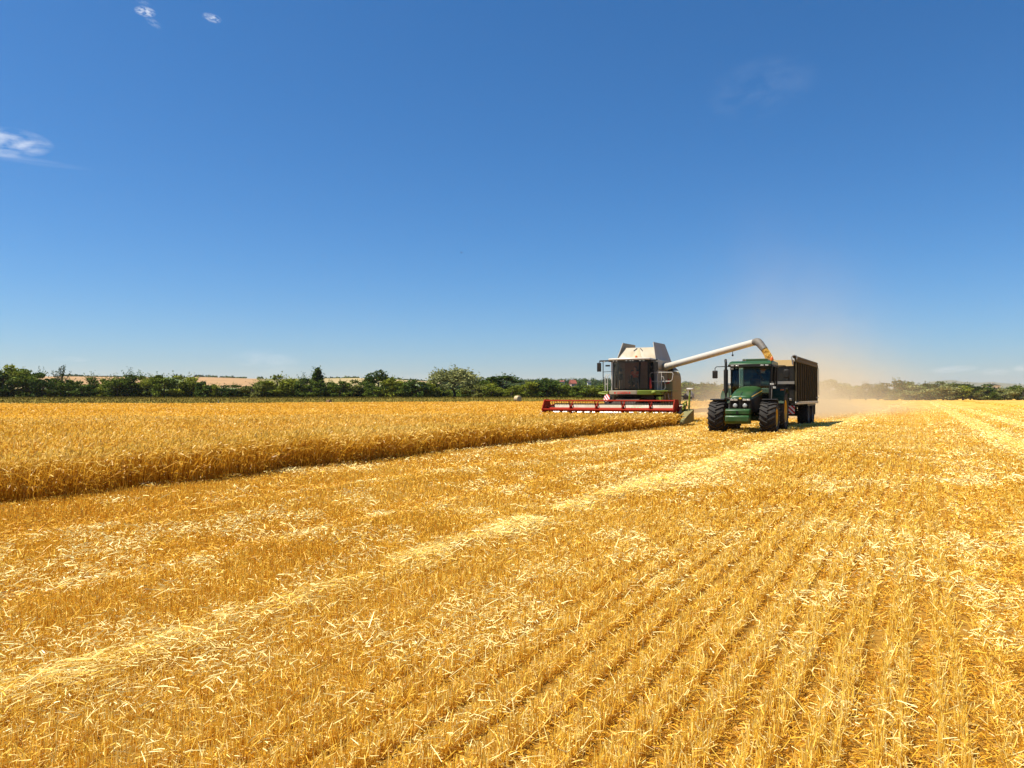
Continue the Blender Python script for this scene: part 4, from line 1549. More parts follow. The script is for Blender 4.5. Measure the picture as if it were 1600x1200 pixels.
# mirrors, mirror pole, handrails, ladder, extinguisher
for s, x in ((-1, -2.02), (1, 1.70)):
    mb = MB()
    mb.tube([(x, -0.18, 3.95), (x, -0.22, 3.86)], 0.03, 6)
    mb.box(x - 0.13, x + 0.13, -0.28, -0.18, 3.30, 3.86)
    mr = mb.build('mirror', M['black'], cb, bevel=0.04)
    mb = MB()
    mb.box(x - 0.10, x + 0.10, -0.178, -0.172, 3.36, 3.80)
    mb.build('mirror_glass', m_mirror, mr)
mb = MB()
mb.tube([(-1.78, -0.15, 3.95), (-1.78, -0.15, 3.0), (-1.74, -0.15, 2.45)], 0.028, 6)
mb.tube([(-1.78, -0.15, 3.28), (-1.2, 0.0, 3.32)], 0.015, 6)
mb.tube([(-1.77, -0.15, 2.95), (-1.5, -0.1, 2.75), (-1.25, 0, 2.7)], 0.015, 6)
mb.tube([(1.20, 0.0, 3.80), (1.45, -0.05, 3.35), (1.52, -0.05, 3.0)], 0.03, 6)
mb.tube([(1.15, 0.0, 3.30), (1.48, -0.05, 3.30)], 0.018, 6)
mb.box(-1.60, -1.32, -0.2, -0.12, 3.62, 3.72)
mb.build('mirror_pole', M['black'], cb)
mb = MB()
for x in (-1.56, -1.40):
    mb.tube([(x, -0.35, 1.95), (x, -0.35, 3.0), (x + 0.06, -0.2, 3.12)], 0.028, 6)
mb.tube([(-1.56, -0.35, 2.5), (-1.40, -0.35, 2.5)], 0.02, 6)
mb.build('handrail', M['white'], cb)
def rail(pts, r=0.024):
    mb = MB()
    mb.tube(pts, r, 6)
    mb.build('handrail', M['white'], cb)
yr = 0.35
rail([(1.14, yr, 2.10), (1.14, yr, 3.10), (1.22, yr, 3.20), (1.75, yr, 3.22), (2.55, yr, 3.20), (2.62, yr, 3.10), (2.56, yr, 2.75), (2.45, yr, 2.66), (1.14, yr, 2.66)])
rail([(1.62, yr + .03, 2.0), (1.62, yr + .03, 3.08), (1.70, yr + .03, 3.17), (1.80, yr + .03, 3.17)])
rail([(1.90, yr - .03, 2.0), (1.90, yr - .03, 3.2)])
rail([(1.90, yr - .06, 2.95), (2.02, yr - .06, 2.92), (2.10, yr - .06, 2.6), (2.16, yr - .06, 2.3), (2.08, yr - .06, 2.14), (1.6, yr - .06, 2.08)])
rail([(2.06, 0.5, 1.30), (2.06, 0.5, 1.85), (2.16, 0.5, 1.98), (2.26, 0.5, 1.90), (2.34, 0.5, 1.35)])
mb = MB()
mb.box(1.16, 2.4, -0.05, 2.2, 2.04, 2.10)
mb.build('deck_plate', M['lime'], cb)
mb = MB()
for k in range(5):
    mb.box(2.02, 2.42, 0.55, 0.85, 0.55 + 0.3 * k, 0.59 + 0.3 * k)
for x in (2.02, 2.42):
    mb.tube([(x, 0.7, 0.45), (x, 0.7, 2.06)], 0.03, 6)
mb.build('ladder', M['grey'], cb)
mb = MB()
mb.lathe([(2.2, 0.09), (2.25, 0.10), (2.72, 0.10), (2.80, 0.05), (2.9, 0.04)], (1.05, -0.02, 0), 'z', 12)
ex = mb.build('fire_extinguisher', M['red2'], cb, loc=(0.17, 0.2, 0))
mb = MB()
mb.tube([(1.05, -0.02, 2.88), (1.12, -0.08, 2.86), (1.15, -0.1, 2.5)], 0.018, 6)
mb.build('nozzle_hose', M['black'], ex)
# cab inside
mb = MB()
mb.box(-0.28, 0.28, 0.30, 0.80, 2.55, 2.70)
mb.box(-0.27, 0.27, 0.78, 0.90, 2.68, 3.42)
mb.box(-0.2, 0.2, 0.35, 0.75, 2.2, 2.55)
mb.build('driver_seat', M['seat'], cb, bevel=0.04)
mb = MB()
mb.tube([(-0.02, -0.05, 2.2), (-0.02, 0.05, 2.75), (-0.02, 0.12, 2.85)], 0.035, 8)
for k in range(16):
    a0, a1 = 2 * math.pi * k / 16, 2 * math.pi * (k + 1) / 16
    q = lambda a: (-0.02 + 0.19 * math.cos(a), 0.13 + 0.08 * math.sin(a), 2.87 + 0.16 * math.sin(a))
    mb.tube([q(a0), q(a1)], 0.014, 6)
mb.build('steering_wheel', M['black'], cb)
mb = MB()
mb.box(-0.80, -0.55, 0.05, 0.12, 2.75, 3.15)
mb.tube([(-0.68, 0.1, 2.2), (-0.68, 0.1, 2.8)], 0.03, 6)
mb.box(-0.85, -0.6, 0.02, 0.09, 3.3, 3.5)
mb.build('monitor', M['black'], cb)
# rear spreader wing
mb = MB()
mb.prism([(1.70, 1.50), (2.30, 1.50), (2.33, 1.68), (2.22, 1.98), (2.08, 2.14), (1.94, 2.02), (1.70, 1.72)], 5.9, 6.5, 'y')
mb.box(1.3, 2.3, 5.85, 5.9, 1.70, 1.78)
mb.build('straw_spreader', M['greyp'], cb)

# unloading pipe, swung out over the trailer
P0, P1, P2 = Vector((1.62, 2.1, 3.62)), Vector((8.15, -3.15, 4.66)), Vector((9.05, -3.85, 3.98))
mb = MB()
mb.tube([(1.45, 2.2, 2.6), (1.45, 2.2, 3.35), (1.50, 2.17, 3.56), P0], 0.26, 16)
mb.build('pipe_elbow', M['cream'], cb)
mb = MB()
mb.tube([P0, P0.lerp(P1, 0.45), P1], [0.208, 0.198, 0.178], 20)
mb.tube([P0.lerp(P1, 0.02), P0.lerp(P1, 0.045)], 0.225, 20)
pipe = mb.build('unloading_pipe', M['white'], cb)
mb = MB()
q = P0.lerp(P1, 0.78)
mb.tube([(q.x, q.y, q.z - 0.18), (q.x, q.y, q.z - 0.36)], 0.02, 6)
mb.ball((q.x, q.y, q.z - 0.39), 0.06)
mb.build('pipe_lamp', M['black'], pipe)
mb = MB()
dirp = (P1 - P0).normalized()
mb.tube([P1 - dirp * 0.05, P1 + dirp * 0.12, P1 + dirp * 0.24 + Vector((0, 0, -0.04)), P1 + dirp * 0.42 + Vector((0, 0, -0.20)), P1 + dirp * 0.76 + Vector((0, 0, -0.56))], [0.19, 0.20, 0.215, 0.205, 0.18], 18, caps=False)
mb.build('rubber_spout', M['rubbergrey'], pipe)
SP = Vector((CX, CY, 0)) + P1 + dirp * 0.72 + Vector((0, 0, -0.50))
S = Strips()
n = 9000
f = rng.random(n) ** 0.8
vx, vy = dirp.x * 0.62, dirp.y * 0.62
cxs = np.stack([SP.x + vx * f, SP.y + vy * f, SP.z - 0.02 - 0.55 * f - 0.40 * f * f], 1)
rad = (0.17 + 0.04 * f) * np.sqrt(rng.random(n))
off = rng.normal(size=(n, 3)); off /= np.linalg.norm(off, axis=1, keepdims=True)
p = cxs + off * rad[:, None]
dd = off * 0.3 + np.array([0.3, -0.2, -1.0]); dd /= np.linalg.norm(dd, axis=1, keepdims=True)
S.add([p, p + dd * 0.035], [0.03, 0.024], side_of(dd), np.clip(0.25 + 0.5 * rng.random(n) - 0.35 * (vnoise(p[:, 2] * 9, p[:, 0] * 9, 1.0) > 0.66), 0, 1))
m_fall = blades('falling_grain_kernels', [(0, (0.36, 0.17, 0.02)), (0.4, (0.60, 0.34, 0.04)), (1, (0.84, 0.58, 0.15))], 0.2, 0.5)
tag(S.build('falling_grain', m_fall), 'stream of golden grain pouring from the dark spout into the trailer', 'grain', kind='stuff')

# ------------------------------------------------------------------ header with reel
HX0, HX1 = -4.28, 3.98
hd_ = MB()
hd_.prism([(-2.62, 0.42), (-2.54, 0.42), (-2.04, 1.22), (-2.12, 1.22)], HX0, HX1, 'x')
hd_.prism([(-3.65, 0.27), (-2.04, 0.40), (-2.04, 0.44), (-3.65, 0.31)], HX0, HX1, 'x')
header = hd_.build('header', M['cream'], cb, bevel=0.015)
mb = MB()
mb.box(HX0, HX1, -2.12, -2.02, 1.225, 1.30)
mb.build('top_beam', M['black'], header, bevel=0.02)
mb = MB()
mb.prism([(-2.0, 0.55), (0.2, 1.0), (0.2, 1.75), (-2.0, 1.15)], -0.75, 0.75, 'x')
mb.build('feeder_house', M['dark'], header)
mb = MB()
mb.tube([(HX0 + 0.1, -2.55, 0.66), (HX1 - 0.1, -2.55, 0.66)], 0.19, 16)
for s in (-1, 1):
    pts = []
    for k in range(90):
        t = k / 89
        a = 2 * math.pi * 6.5 * t
        pts.append((s * (3.85 - 3.2 * t), -2.55 + 0.25 * math.cos(a), 0.66 + s * 0.25 * math.sin(a)))
    mb.tube(pts, 0.05, 5)
mb.build('auger', M['steel'], header)
mb = MB()
mb.box(HX0, HX1, -3.78, -3.66, 0.24, 0.29)
for k in range(54):
    x = HX0 + 0.07 + k * 0.15
    mb.prism([(x - 0.03, -3.78), (x, -3.92), (x + 0.03, -3.78)], 0.25, 0.275, 'z')
mb.build('knife_bar', M['steel'], header)
text_mesh('lettering', 'CLAAS', 0.26, M['logo_green'], header, (1.15, -2.255, 1.01), (R(58), 0, 0))
for x, w in ((-2.9, .5), (0.0, .5), (2.9, .5)):
    mb = MB()
    mb.prism([(-2.352, 0.86), (-2.345, 0.86), (-2.329, 0.885), (-2.336, 0.885)], x - w, x + w, 'x')
    mb.build('pin_stripe', M['logo_green'], header)
# end sheets and dividers
for s, x in ((-1, HX0), (1, HX1)):
    mb = MB()
    mb.prism([(-3.7, 0.22), (-2.0, 0.30), (-2.0, 1.25), (-2.7, 1.20), (-3.7, 0.62)], x + (0 if s > 0 else -0.10), x + (0.10 if s > 0 else 0), 'x')
    es = mb.build('end_sheet', M['cream'], header, bevel=0.02)
    mb = MB()
    xa, xb = (x + 0.11, x + 0.60) if s > 0 else (x - 0.50, x - 0.11)
    xm = (xa + xb) / 2
    mb.add([(xm - 0.14, -3.95, 0.16), (xm + 0.06, -3.95, 0.16), (xm, -3.95, 0.30),
            (xa, -3.3, 0.20), (xb, -3.3, 0.20), (xb, -3.3, 0.72), (xa + .12, -3.3, 0.80),
            (xa, -2.2, 0.30), (xb, -2.2, 0.30), (xb, -2.2, 0.98), (xa + .1, -2.2, 1.02)],
           [(0, 2, 1), (0, 1, 4, 3), (1, 5, 4), (1, 2, 5), (2, 6, 5), (0, 3, 6, 2), (3, 4, 8, 7), (4, 5, 9, 8), (5, 6, 10, 9), (6, 3, 7, 10), (7, 8, 9, 10)])
    mb.build('crop_divider', M['divider'] if s > 0 else M['cream'], header, bevel=0.02, smooth=50)
    if s > 0:
        mb = MB()
        mb.tube([(x + 0.36, -2.4, 1.0), (x + 0.42, -2.4, 2.08)], 0.055, 8)
        po = mb.build('sensor_pole', M['lime'], header)
        po = mb
        mb = MB()
        mb.box(x + 0.24, x + 0.62, -2.5, -2.3, 2.085, 2.20)
        mb.build('sensor_cap', M['white'], header, bevel=0.03)
        mb = MB()
        mb.lathe([(0, 0.17), (0.06, 0.17)], (x + 0.12, -2.75, 1.12), 'x', 16)
        mb.lathe([(0.06, 0.09), (0.10, 0.09)], (x + 0.12, -2.75, 1.12), 'x', 12)
        mb.tube([(x + 0.16, -2.9, 1.3), (x + 0.25, -2.6, 1.45), (x + 0.2, -2.3, 1.2)], 0.045, 6)
        mb.tube([(x + 0.15, -3.0, 0.95), (x + 0.15, -2.4, 1.25)], 0.05, 6)
        mb.box(x + 0.11, x + 0.30, -2.6, -2.3, 0.7, 1.0)
        mb.build('reel_drive', M['lime'], header)
RC = (-3.42, 0.95)
RR = 0.60
def hexpt(k, r=RR):
    a = R(60 * k)
    return RC[0] + r * math.cos(a), RC[1] + r * math.sin(a)
for k in range(6):
    y, z = hexpt(k)
    mb = MB()
    mb.tube([(HX0 + 0.16, y, z), (HX1 - 0.16, y, z)], 0.042, 8)
    b_ = mb.build('reel_bar', M['red'], header)
    mb = MB()
    x = HX0 + 0.30
    while x < HX1 - 0.2:
        mb.tube([(x, y, z), (x, y + 0.02, z - 0.13), (x, y + 0.07, z - 0.26)], [0.012, 0.011, 0.008], 4)
        x += 0.155
    tn = mb.build('tines', M['black'], header)
    tn.name = 'tine_row'
mb = MB()
mb.tube([(HX0 + 0.12, RC[0], RC[1]), (HX1 - 0.12, RC[0], RC[1])], 0.11, 16)
mb.build('reel_tube', M['red'], header)
for x, t in ((HX0 + 0.06, 0.06), (HX1 - 0.12, 0.06)):
    mb = MB()
    poly = [hexpt(k, RR + 0.09) for k in range(6)]
    mb.prism(poly, x, x + t, 'x')
    for k in range(6):
        y, z = hexpt(k, RR * 0.55)
        mb.tube([(x - 0.015, *hexpt(k, 0.12)), (x - 0.015, *hexpt(k, RR + 0.05))], 0.03, 6)
    mb.build('reel_end_plate', M['red'], header, bevel=0.01)
for i in range(1, 5):
    x = HX0 + (HX1 - HX0) * (i / 5) + 0.05
    mb = MB()
    for k in range(6):
        y0, z0 = hexpt(k, 0.10)
        y1, z1 = hexpt(k, RR)
        mb.box(0, 0, 0, 0, 0, 0) if False else None
        mb.tube([(x, y0, z0), (x, y1, z1)], [0.06, 0.035], 6)
        y2, z2 = hexpt(k, RR * 0.62)
        y3, z3 = hexpt(k + 1, RR * 0.62)
        mb.tube([(x + 0.05, y2, z2), (x + 0.05, y3, z3)], 0.028, 6)
    mb.lathe([(-0.05, 0.20), (0.05, 0.20)], (x, RC[0], RC[1]), 'x', 12)
    mb.build('reel_spider', M['red'], header)
for s, x in ((-1, HX0 - 0.02), (1, HX1 + 0.02)):
    mb = MB()
    mb.tube([(x, -1.95, 1.22), (x, -2.9, 1.12), (x, RC[0], RC[1])], 0.055, 8)
    mb.build('reel_arm', M['red'], header)

# ------------------------------------------------------------------ driver in the combine cab
m_skin = paint('skin', (0.50, 0.28, 0.18), 0.5, 0, 0.0)
m_shirt = paint('red_shirt_cloth', (0.62, 0.10, 0.03), 0.85, 0, 0.05)
m_trs = paint('work_trousers_cloth', (0.03, 0.035, 0.05), 0.9, 0, 0.1)
m_hair = paint('brown_hair', (0.04, 0.025, 0.015), 0.7, 0, 0.0)


def skinned(name, joints, bones, m, parent, sub=2, root=0):
    """one continuous surface grown round joints {key: ((x,y,z), radius)}"""
    keys = list(joints)
    me = bpy.data.meshes.new(name)
    me.from_pydata([joints[k][0] for k in keys], [(keys.index(a), keys.index(b_)) for a, b_ in bones], [])
    o = bpy.data.objects.new(name, me)
    COL.objects.link(o)
    sk = o.modifiers.new('skin', 'SKIN')
    sk.use_smooth_shade = True
    lay = me.skin_vertices[0].data if me.skin_vertices else None
    for i, k in enumerate(keys):
        r_ = joints[k][1]
        lay[i].radius = r_ if isinstance(r_, tuple) else (r_, r_)
        lay[i].use_root = (i == root)
    ss = o.modifiers.new('sub', 'SUBSURF')
    ss.levels = ss.render_levels = sub
    me.materials.append(m)
    if parent: o.parent = parent
    return o


J, B = {}, []
J['pelvis'] = ((0, 0, 0.10), (0.16, 0.12)); J['waist'] = ((0, 0.03, 0.26), (0.15, 0.11)); J['chest'] = ((0, 0.05, 0.45), (0.18, 0.12))
J['neck'] = ((0, 0.04, 0.62), 0.06); J['jaw'] = ((0, 0.0, 0.72), (0.068, 0.085)); J['brow'] = ((0, 0.0, 0.80), (0.076, 0.095)); J['crown'] = ((0, 0.02, 0.87), (0.055, 0.07))
J['nose'] = ((0, -0.105, 0.755), 0.012)
B += [('pelvis', 'waist'), ('waist', 'chest'), ('chest', 'neck'), ('neck', 'jaw'), ('jaw', 'brow'), ('brow', 'crown'), ('jaw', 'nose')]
for s, t in ((-1, 'r'), (1, 'l')):
    J['sh' + t] = ((s * 0.20, 0.05, 0.54), 0.065); J['el' + t] = ((s * 0.27, -0.10, 0.32), 0.045); J['wr' + t] = ((s * 0.17, -0.34, 0.36), 0.03)
    J['pa' + t] = ((s * 0.155, -0.41, 0.385), (0.04, 0.018))
    B += [('chest', 'sh' + t), ('sh' + t, 'el' + t), ('el' + t, 'wr' + t), ('wr' + t, 'pa' + t)]
    J['hp' + t] = ((s * 0.10, -0.03, 0.08), 0.095); J['kn' + t] = ((s * 0.14, -0.44, 0.12), 0.065); J['an' + t] = ((s * 0.13, -0.48, -0.30), 0.045); J['to' + t] = ((s * 0.14, -0.64, -0.34), 0.04)
    B += [('pelvis', 'hp' + t), ('hp' + t, 'kn' + t), ('kn' + t, 'an' + t), ('an' + t, 'to' + t)]
    for q in range(4):
        fx = s * 0.155 + (q - 1.5) * 0.019
        ln = (0.040, 0.046, 0.043, 0.034)[q]
        J['f%d%s' % (q, t)] = ((fx, -0.445, 0.395), 0.009); J['g%d%s' % (q, t)] = ((fx, -0.455, 0.395 - ln), 0.008)
        B += [('pa' + t, 'f%d%s' % (q, t)), ('f%d%s' % (q, t), 'g%d%s' % (q, t))]
    J['th' + t] = ((s * 0.115, -0.415, 0.375), 0.010); J['tj' + t] = ((s * 0.118, -0.44, 0.36), 0.008)
    B += [('pa' + t, 'th' + t), ('th' + t, 'tj' + t)]
pe = skinned('person', J, B, m_skin, None)
pe.location = (CX + 0.1, CY + 0.55, 2.72)
tag(pe, 'person in a red shirt sitting at the wheel inside the combine cab', 'person')
def sub_j(keys, grow):
    out_ = {}
    for k in keys:
        p_, r_ = J[k]
        out_[k] = (p_, tuple(a + grow for a in r_) if isinstance(r_, tuple) else r_ + grow)
    return out_
sj = sub_j(['waist', 'pelvis', 'chest', 'shr', 'shl'], 0.018)
sj['elr'] = ((-0.255, -0.06, 0.37), 0.058); sj['ell'] = ((0.255, -0.06, 0.37), 0.058)
sh_ = skinned('shirt', sj, [('pelvis', 'waist'), ('waist', 'chest'), ('chest', 'shr'), ('chest', 'shl'), ('shr', 'elr'), ('shl', 'ell')], m_shirt, pe)
tj = sub_j(['pelvis', 'hpr', 'hpl', 'knr', 'knl', 'anr', 'anl'], 0.016)
skinned('trousers', tj, [('pelvis', 'hpr'), ('pelvis', 'hpl'), ('hpr', 'knr'), ('hpl', 'knl'), ('knr', 'anr'), ('knl', 'anl')], m_trs, pe)
mb = MB()
mb.ball((0, 0.035, 0.83), 0.088, 0.10, 0.085)
mb.build('hair', m_hair, pe)
for s in (-1, 1):
    mb = MB()
    mb.ball((s * 0.032, -0.092, 0.785), 0.011)
    mb.build('eye', M['white'], pe)
# ================================================================== trees, hedge, village, bale, bird
def leafmat(name, lo, mid, hi):
    return blades(name, [(0, lo), (0.5, mid), (1, hi)], 0.22, 0.7, None, 0.08)


LM = dict(
    dark=leafmat('dark_leaves', (0.0135, 0.0270, 0.0041), (0.0486, 0.0837, 0.0108), (0.1283, 0.1688, 0.0216)),
    mid=leafmat('green_leaves', (0.0243, 0.0432, 0.0041), (0.0918, 0.1296, 0.0121), (0.2228, 0.2565, 0.0243)),
    light=leafmat('light_leaves', (0.0486, 0.0648, 0.0068), (0.1688, 0.1917, 0.0162), (0.3510, 0.3510, 0.0351)),
    olive=leafmat('olive_leaves', (0.0607, 0.0675, 0.0135), (0.1620, 0.1688, 0.0351), (0.3240, 0.3105, 0.0810)),
    silver=leafmat('silver_green_leaves', (0.0743, 0.0837, 0.0243), (0.2093, 0.2160, 0.0675), (0.4050, 0.3915, 0.1485)),
)
m_bark = paint('bark', (0.055, 0.042, 0.03), 0.9, 0, 0.2, (0.12, 0.10, 0.07), 2.0, 0.4)


def limb_pts(p, q, wob, n=4):
    p, q = Vector(p), Vector(q)
    return [p.lerp(q, k / n) + (Vector((random.uniform(-1, 1), random.uniform(-1, 1), random.uniform(-.4, .4))) * wob if 0 < k < n else Vector()) for k in range(n + 1)]


def make_shape(seed, W, H, lobes, leaf, count, base=0.12, spiky=0.0, kind='round'):
    """(trunk MB, crown Strips): crown leaves gathered in clumps on lobes spread through the crown"""
    global rng
    random.seed(seed)
    g = np.random.default_rng(seed)
    tb = MB()
    top = (random.uniform(-.05, .05) * W, random.uniform(-.05, .05) * W, H * (0.93 if kind == 'conifer' else 0.72))
    r0 = 0.022 * H + 0.03
    tb.tube(limb_pts((0, 0, -0.15), top, 0.03 * W, 5), [r0 * 1.25, r0, r0 * .85, r0 * .65, r0 * .45, r0 * .2], 7)
    C = []
    for k in range(lobes):
        if kind == 'conifer':
            f = (k + 0.5) / lobes
            zz = H * (base + (0.98 - base) * f)
            rad = 0.5 * W * (1.02 - f) * g.uniform(0.45, 1.0)
            a = k * 2.4 + g.uniform(-.4, .4)
            c = np.array([rad * math.cos(a), rad * math.sin(a), zz - rad * 0.15])
            s = np.array([0.20 * W * (1.1 - f * .8), 0.20 * W * (1.1 - f * .8), 0.055 * H])
        elif kind == 'willow':
            a, f = g.uniform(0, 6.28), g.uniform(0.2, 1)
            rad = 0.46 * W * math.sqrt(g.uniform(0.05, 1))
            zmax = H * (0.95 - 0.42 * (rad / (0.5 * W)) ** 2)
            c = np.array([rad * math.cos(a), rad * math.sin(a), zmax - (1 - f) * 0.45 * H])
            s = np.array([0.12 * W, 0.12 * W, 0.13 * H])
        else:
            a = g.uniform(0, 6.28)
            u = g.uniform(base, 1.0)
            env = math.sqrt(max(0.02, 1 - ((u - 0.46) / 0.58) ** 2))
            rad = 0.40 * W * env * math.sqrt(g.uniform(0.1, 1))
            c = np.array([rad * math.cos(a), rad * math.sin(a), H * (0.06 + 0.84 * u)])
            q = g.uniform(0.6, 1.15)
            s = np.array([0.17 * W * q, 0.17 * W * q, 0.11 * H * q])
        C.append((c, s))
        if k % 2 == 0:
            st = (0, 0, max(0.1, min(c[2] * 0.6, H * .6)))
            tb.tube(limb_pts(st, c, 0.05 * W, 3), [r0 * .5, r0 * .35, r0 * .25, r0 * .1], 5)
    S = Strips()
    per = max(8, count // len(C))
    for c, s in C:
        n = int(per * g.uniform(0.7, 1.3))
        v = g.normal(size=(n, 3))
        v /= np.linalg.norm(v, axis=1, keepdims=True)
        rr = 1 - 0.55 * g.random(n) ** 2
        rr = rr * (1 + spiky * np.maximum(0, g.normal(0, 0.5, n)))
        p = c + v * s * rr[:, None]
        p[:, 2] = np.maximum(p[:, 2], 0.08 + 0.2 * g.random(n))
        d = g.normal(size=(n, 3)) + v * 0.6 + (np.array([0, 0, -1.3]) if kind == 'willow' else 0)
        d /= np.linalg.norm(d, axis=1, keepdims=True)
        L = leaf * g.uniform(0.6, 1.4, n)
        tint = np.clip(0.42 + g.normal(0, 0.16) + g.normal(0, 0.20, n), 0, 1)
        S.add([p - d * L[:, None] * .5, p, p + d * L[:, None] * .5], [leaf * .35, leaf * .8, leaf * .25], side_of(d), tint)
    # sprigs that break the outline
    n = int(24 + 50 * spiky)
    for k in range(n):
        c, s = C[g.integers(len(C))]
        v = g.normal(size=3); v[2] = abs(v[2]) + 0.3; v /= np.linalg.norm(v)
        p = c + v * s * 1.05
        m = 7
        t = np.linspace(0, 1, m)[:, None] * (0.5 + 0.8 * g.random()) * (1 + spiky)
        pp = p + (v + np.array([0, 0, .6])) * t * 0.6 + g.normal(0, .08, (m, 3))
        dd = g.normal(size=(m, 3)); dd /= np.linalg.norm(dd, axis=1, keepdims=True)
        S.add([pp, pp + dd * leaf * .8], [leaf * .5, leaf * .2], side_of(dd), np.clip(g.normal(.5, .2, m), 0, 1))
    return tb, S


PROTO = {}


def proto(key, *a, **k):
    tb, S = make_shape(*a, **k)
    PROTO[key] = (tb, S, {}, [None])


# shapes are made at unit-like sizes (W, H in metres) and scaled per tree
for i in range(4):
    proto('bush%d' % i, 20 + i, 7.0, 6.0, 18, 0.40, 2200, 0.0, 0.15)
for i in range(3):
    proto('tree%d' % i, 40 + i, 7.0, 8.0, 24, 0.42, 2500, 0.08, 0.2)
proto('spiky0', 60, 6.0, 6.5, 16, 0.38, 1800, 0.0, 0.9)
proto('spiky1', 61, 6.0, 6.5, 16, 0.38, 1800, 0.0, 1.1)
proto('conifer', 70, 5.0, 9.0, 40, 0.40, 1900, 0.05, 0.3, 'conifer')
proto('willow', 80, 10.0, 9.0, 46, 0.42, 3000, 0.1, 0.3, 'willow')
proto('pine', 90, 8.0, 9.0, 20, 0.44, 2000, 0.22, 0.2)


def crown_mesh(key, leafk):
    tb, S, cache, tr_ = PROTO[key]
    if tr_[0] is None:
        o = tb.build('trunk', m_bark, None)
        tr_[0] = o.data
        bpy.data.objects.remove(o)
    if leafk not in cache:
        o = S.build('crown', LM[leafk])
        cache[leafk] = o.data
        bpy.data.objects.remove(o)
    return tr_[0], cache[leafk]


def plant_tree(name, key, leafk, px, d, top_y, wpx, label, cat, group, base=None):
    x, y = at(px, d)
    z = float(ground_z(x, y)) if base is None else base
    tb, S, cache, _ = PROTO[key]
    V = np.concatenate(S.V)
    h0 = np.percentile(V[:, 2], 98.5)
    w0 = np.percentile(V[:, 0], 97.5) - np.percentile(V[:, 0], 2.5)
    H = CAM_H + (620 - top_y) / FPX * d - z
    W = wpx / FPX * d
    root = tag(empty(name, (x, y, z), random.uniform(0, 6.28)), label, cat, group)
    root.scale = (W / w0, W / w0, H / h0)
    tm, cm = crown_mesh(key, leafk)
    for nm, me in (('trunk', tm), ('crown', cm)):
        o = bpy.data.objects.new(nm, me)
        COL.objects.link(o)
        o.parent = root
    return root


ORD = ['first', 'second', 'third', 'fourth', 'fifth', 'sixth', 'seventh', 'eighth', 'ninth', 'tenth', 'eleventh', 'twelfth', 'thirteenth', 'fourteenth', 'fifteenth', 'sixteenth', 'seventeenth', 'eighteenth']
COLN = dict(dark='dark green', mid='mid green', light='light green', olive='olive green', silver='pale silvery green')

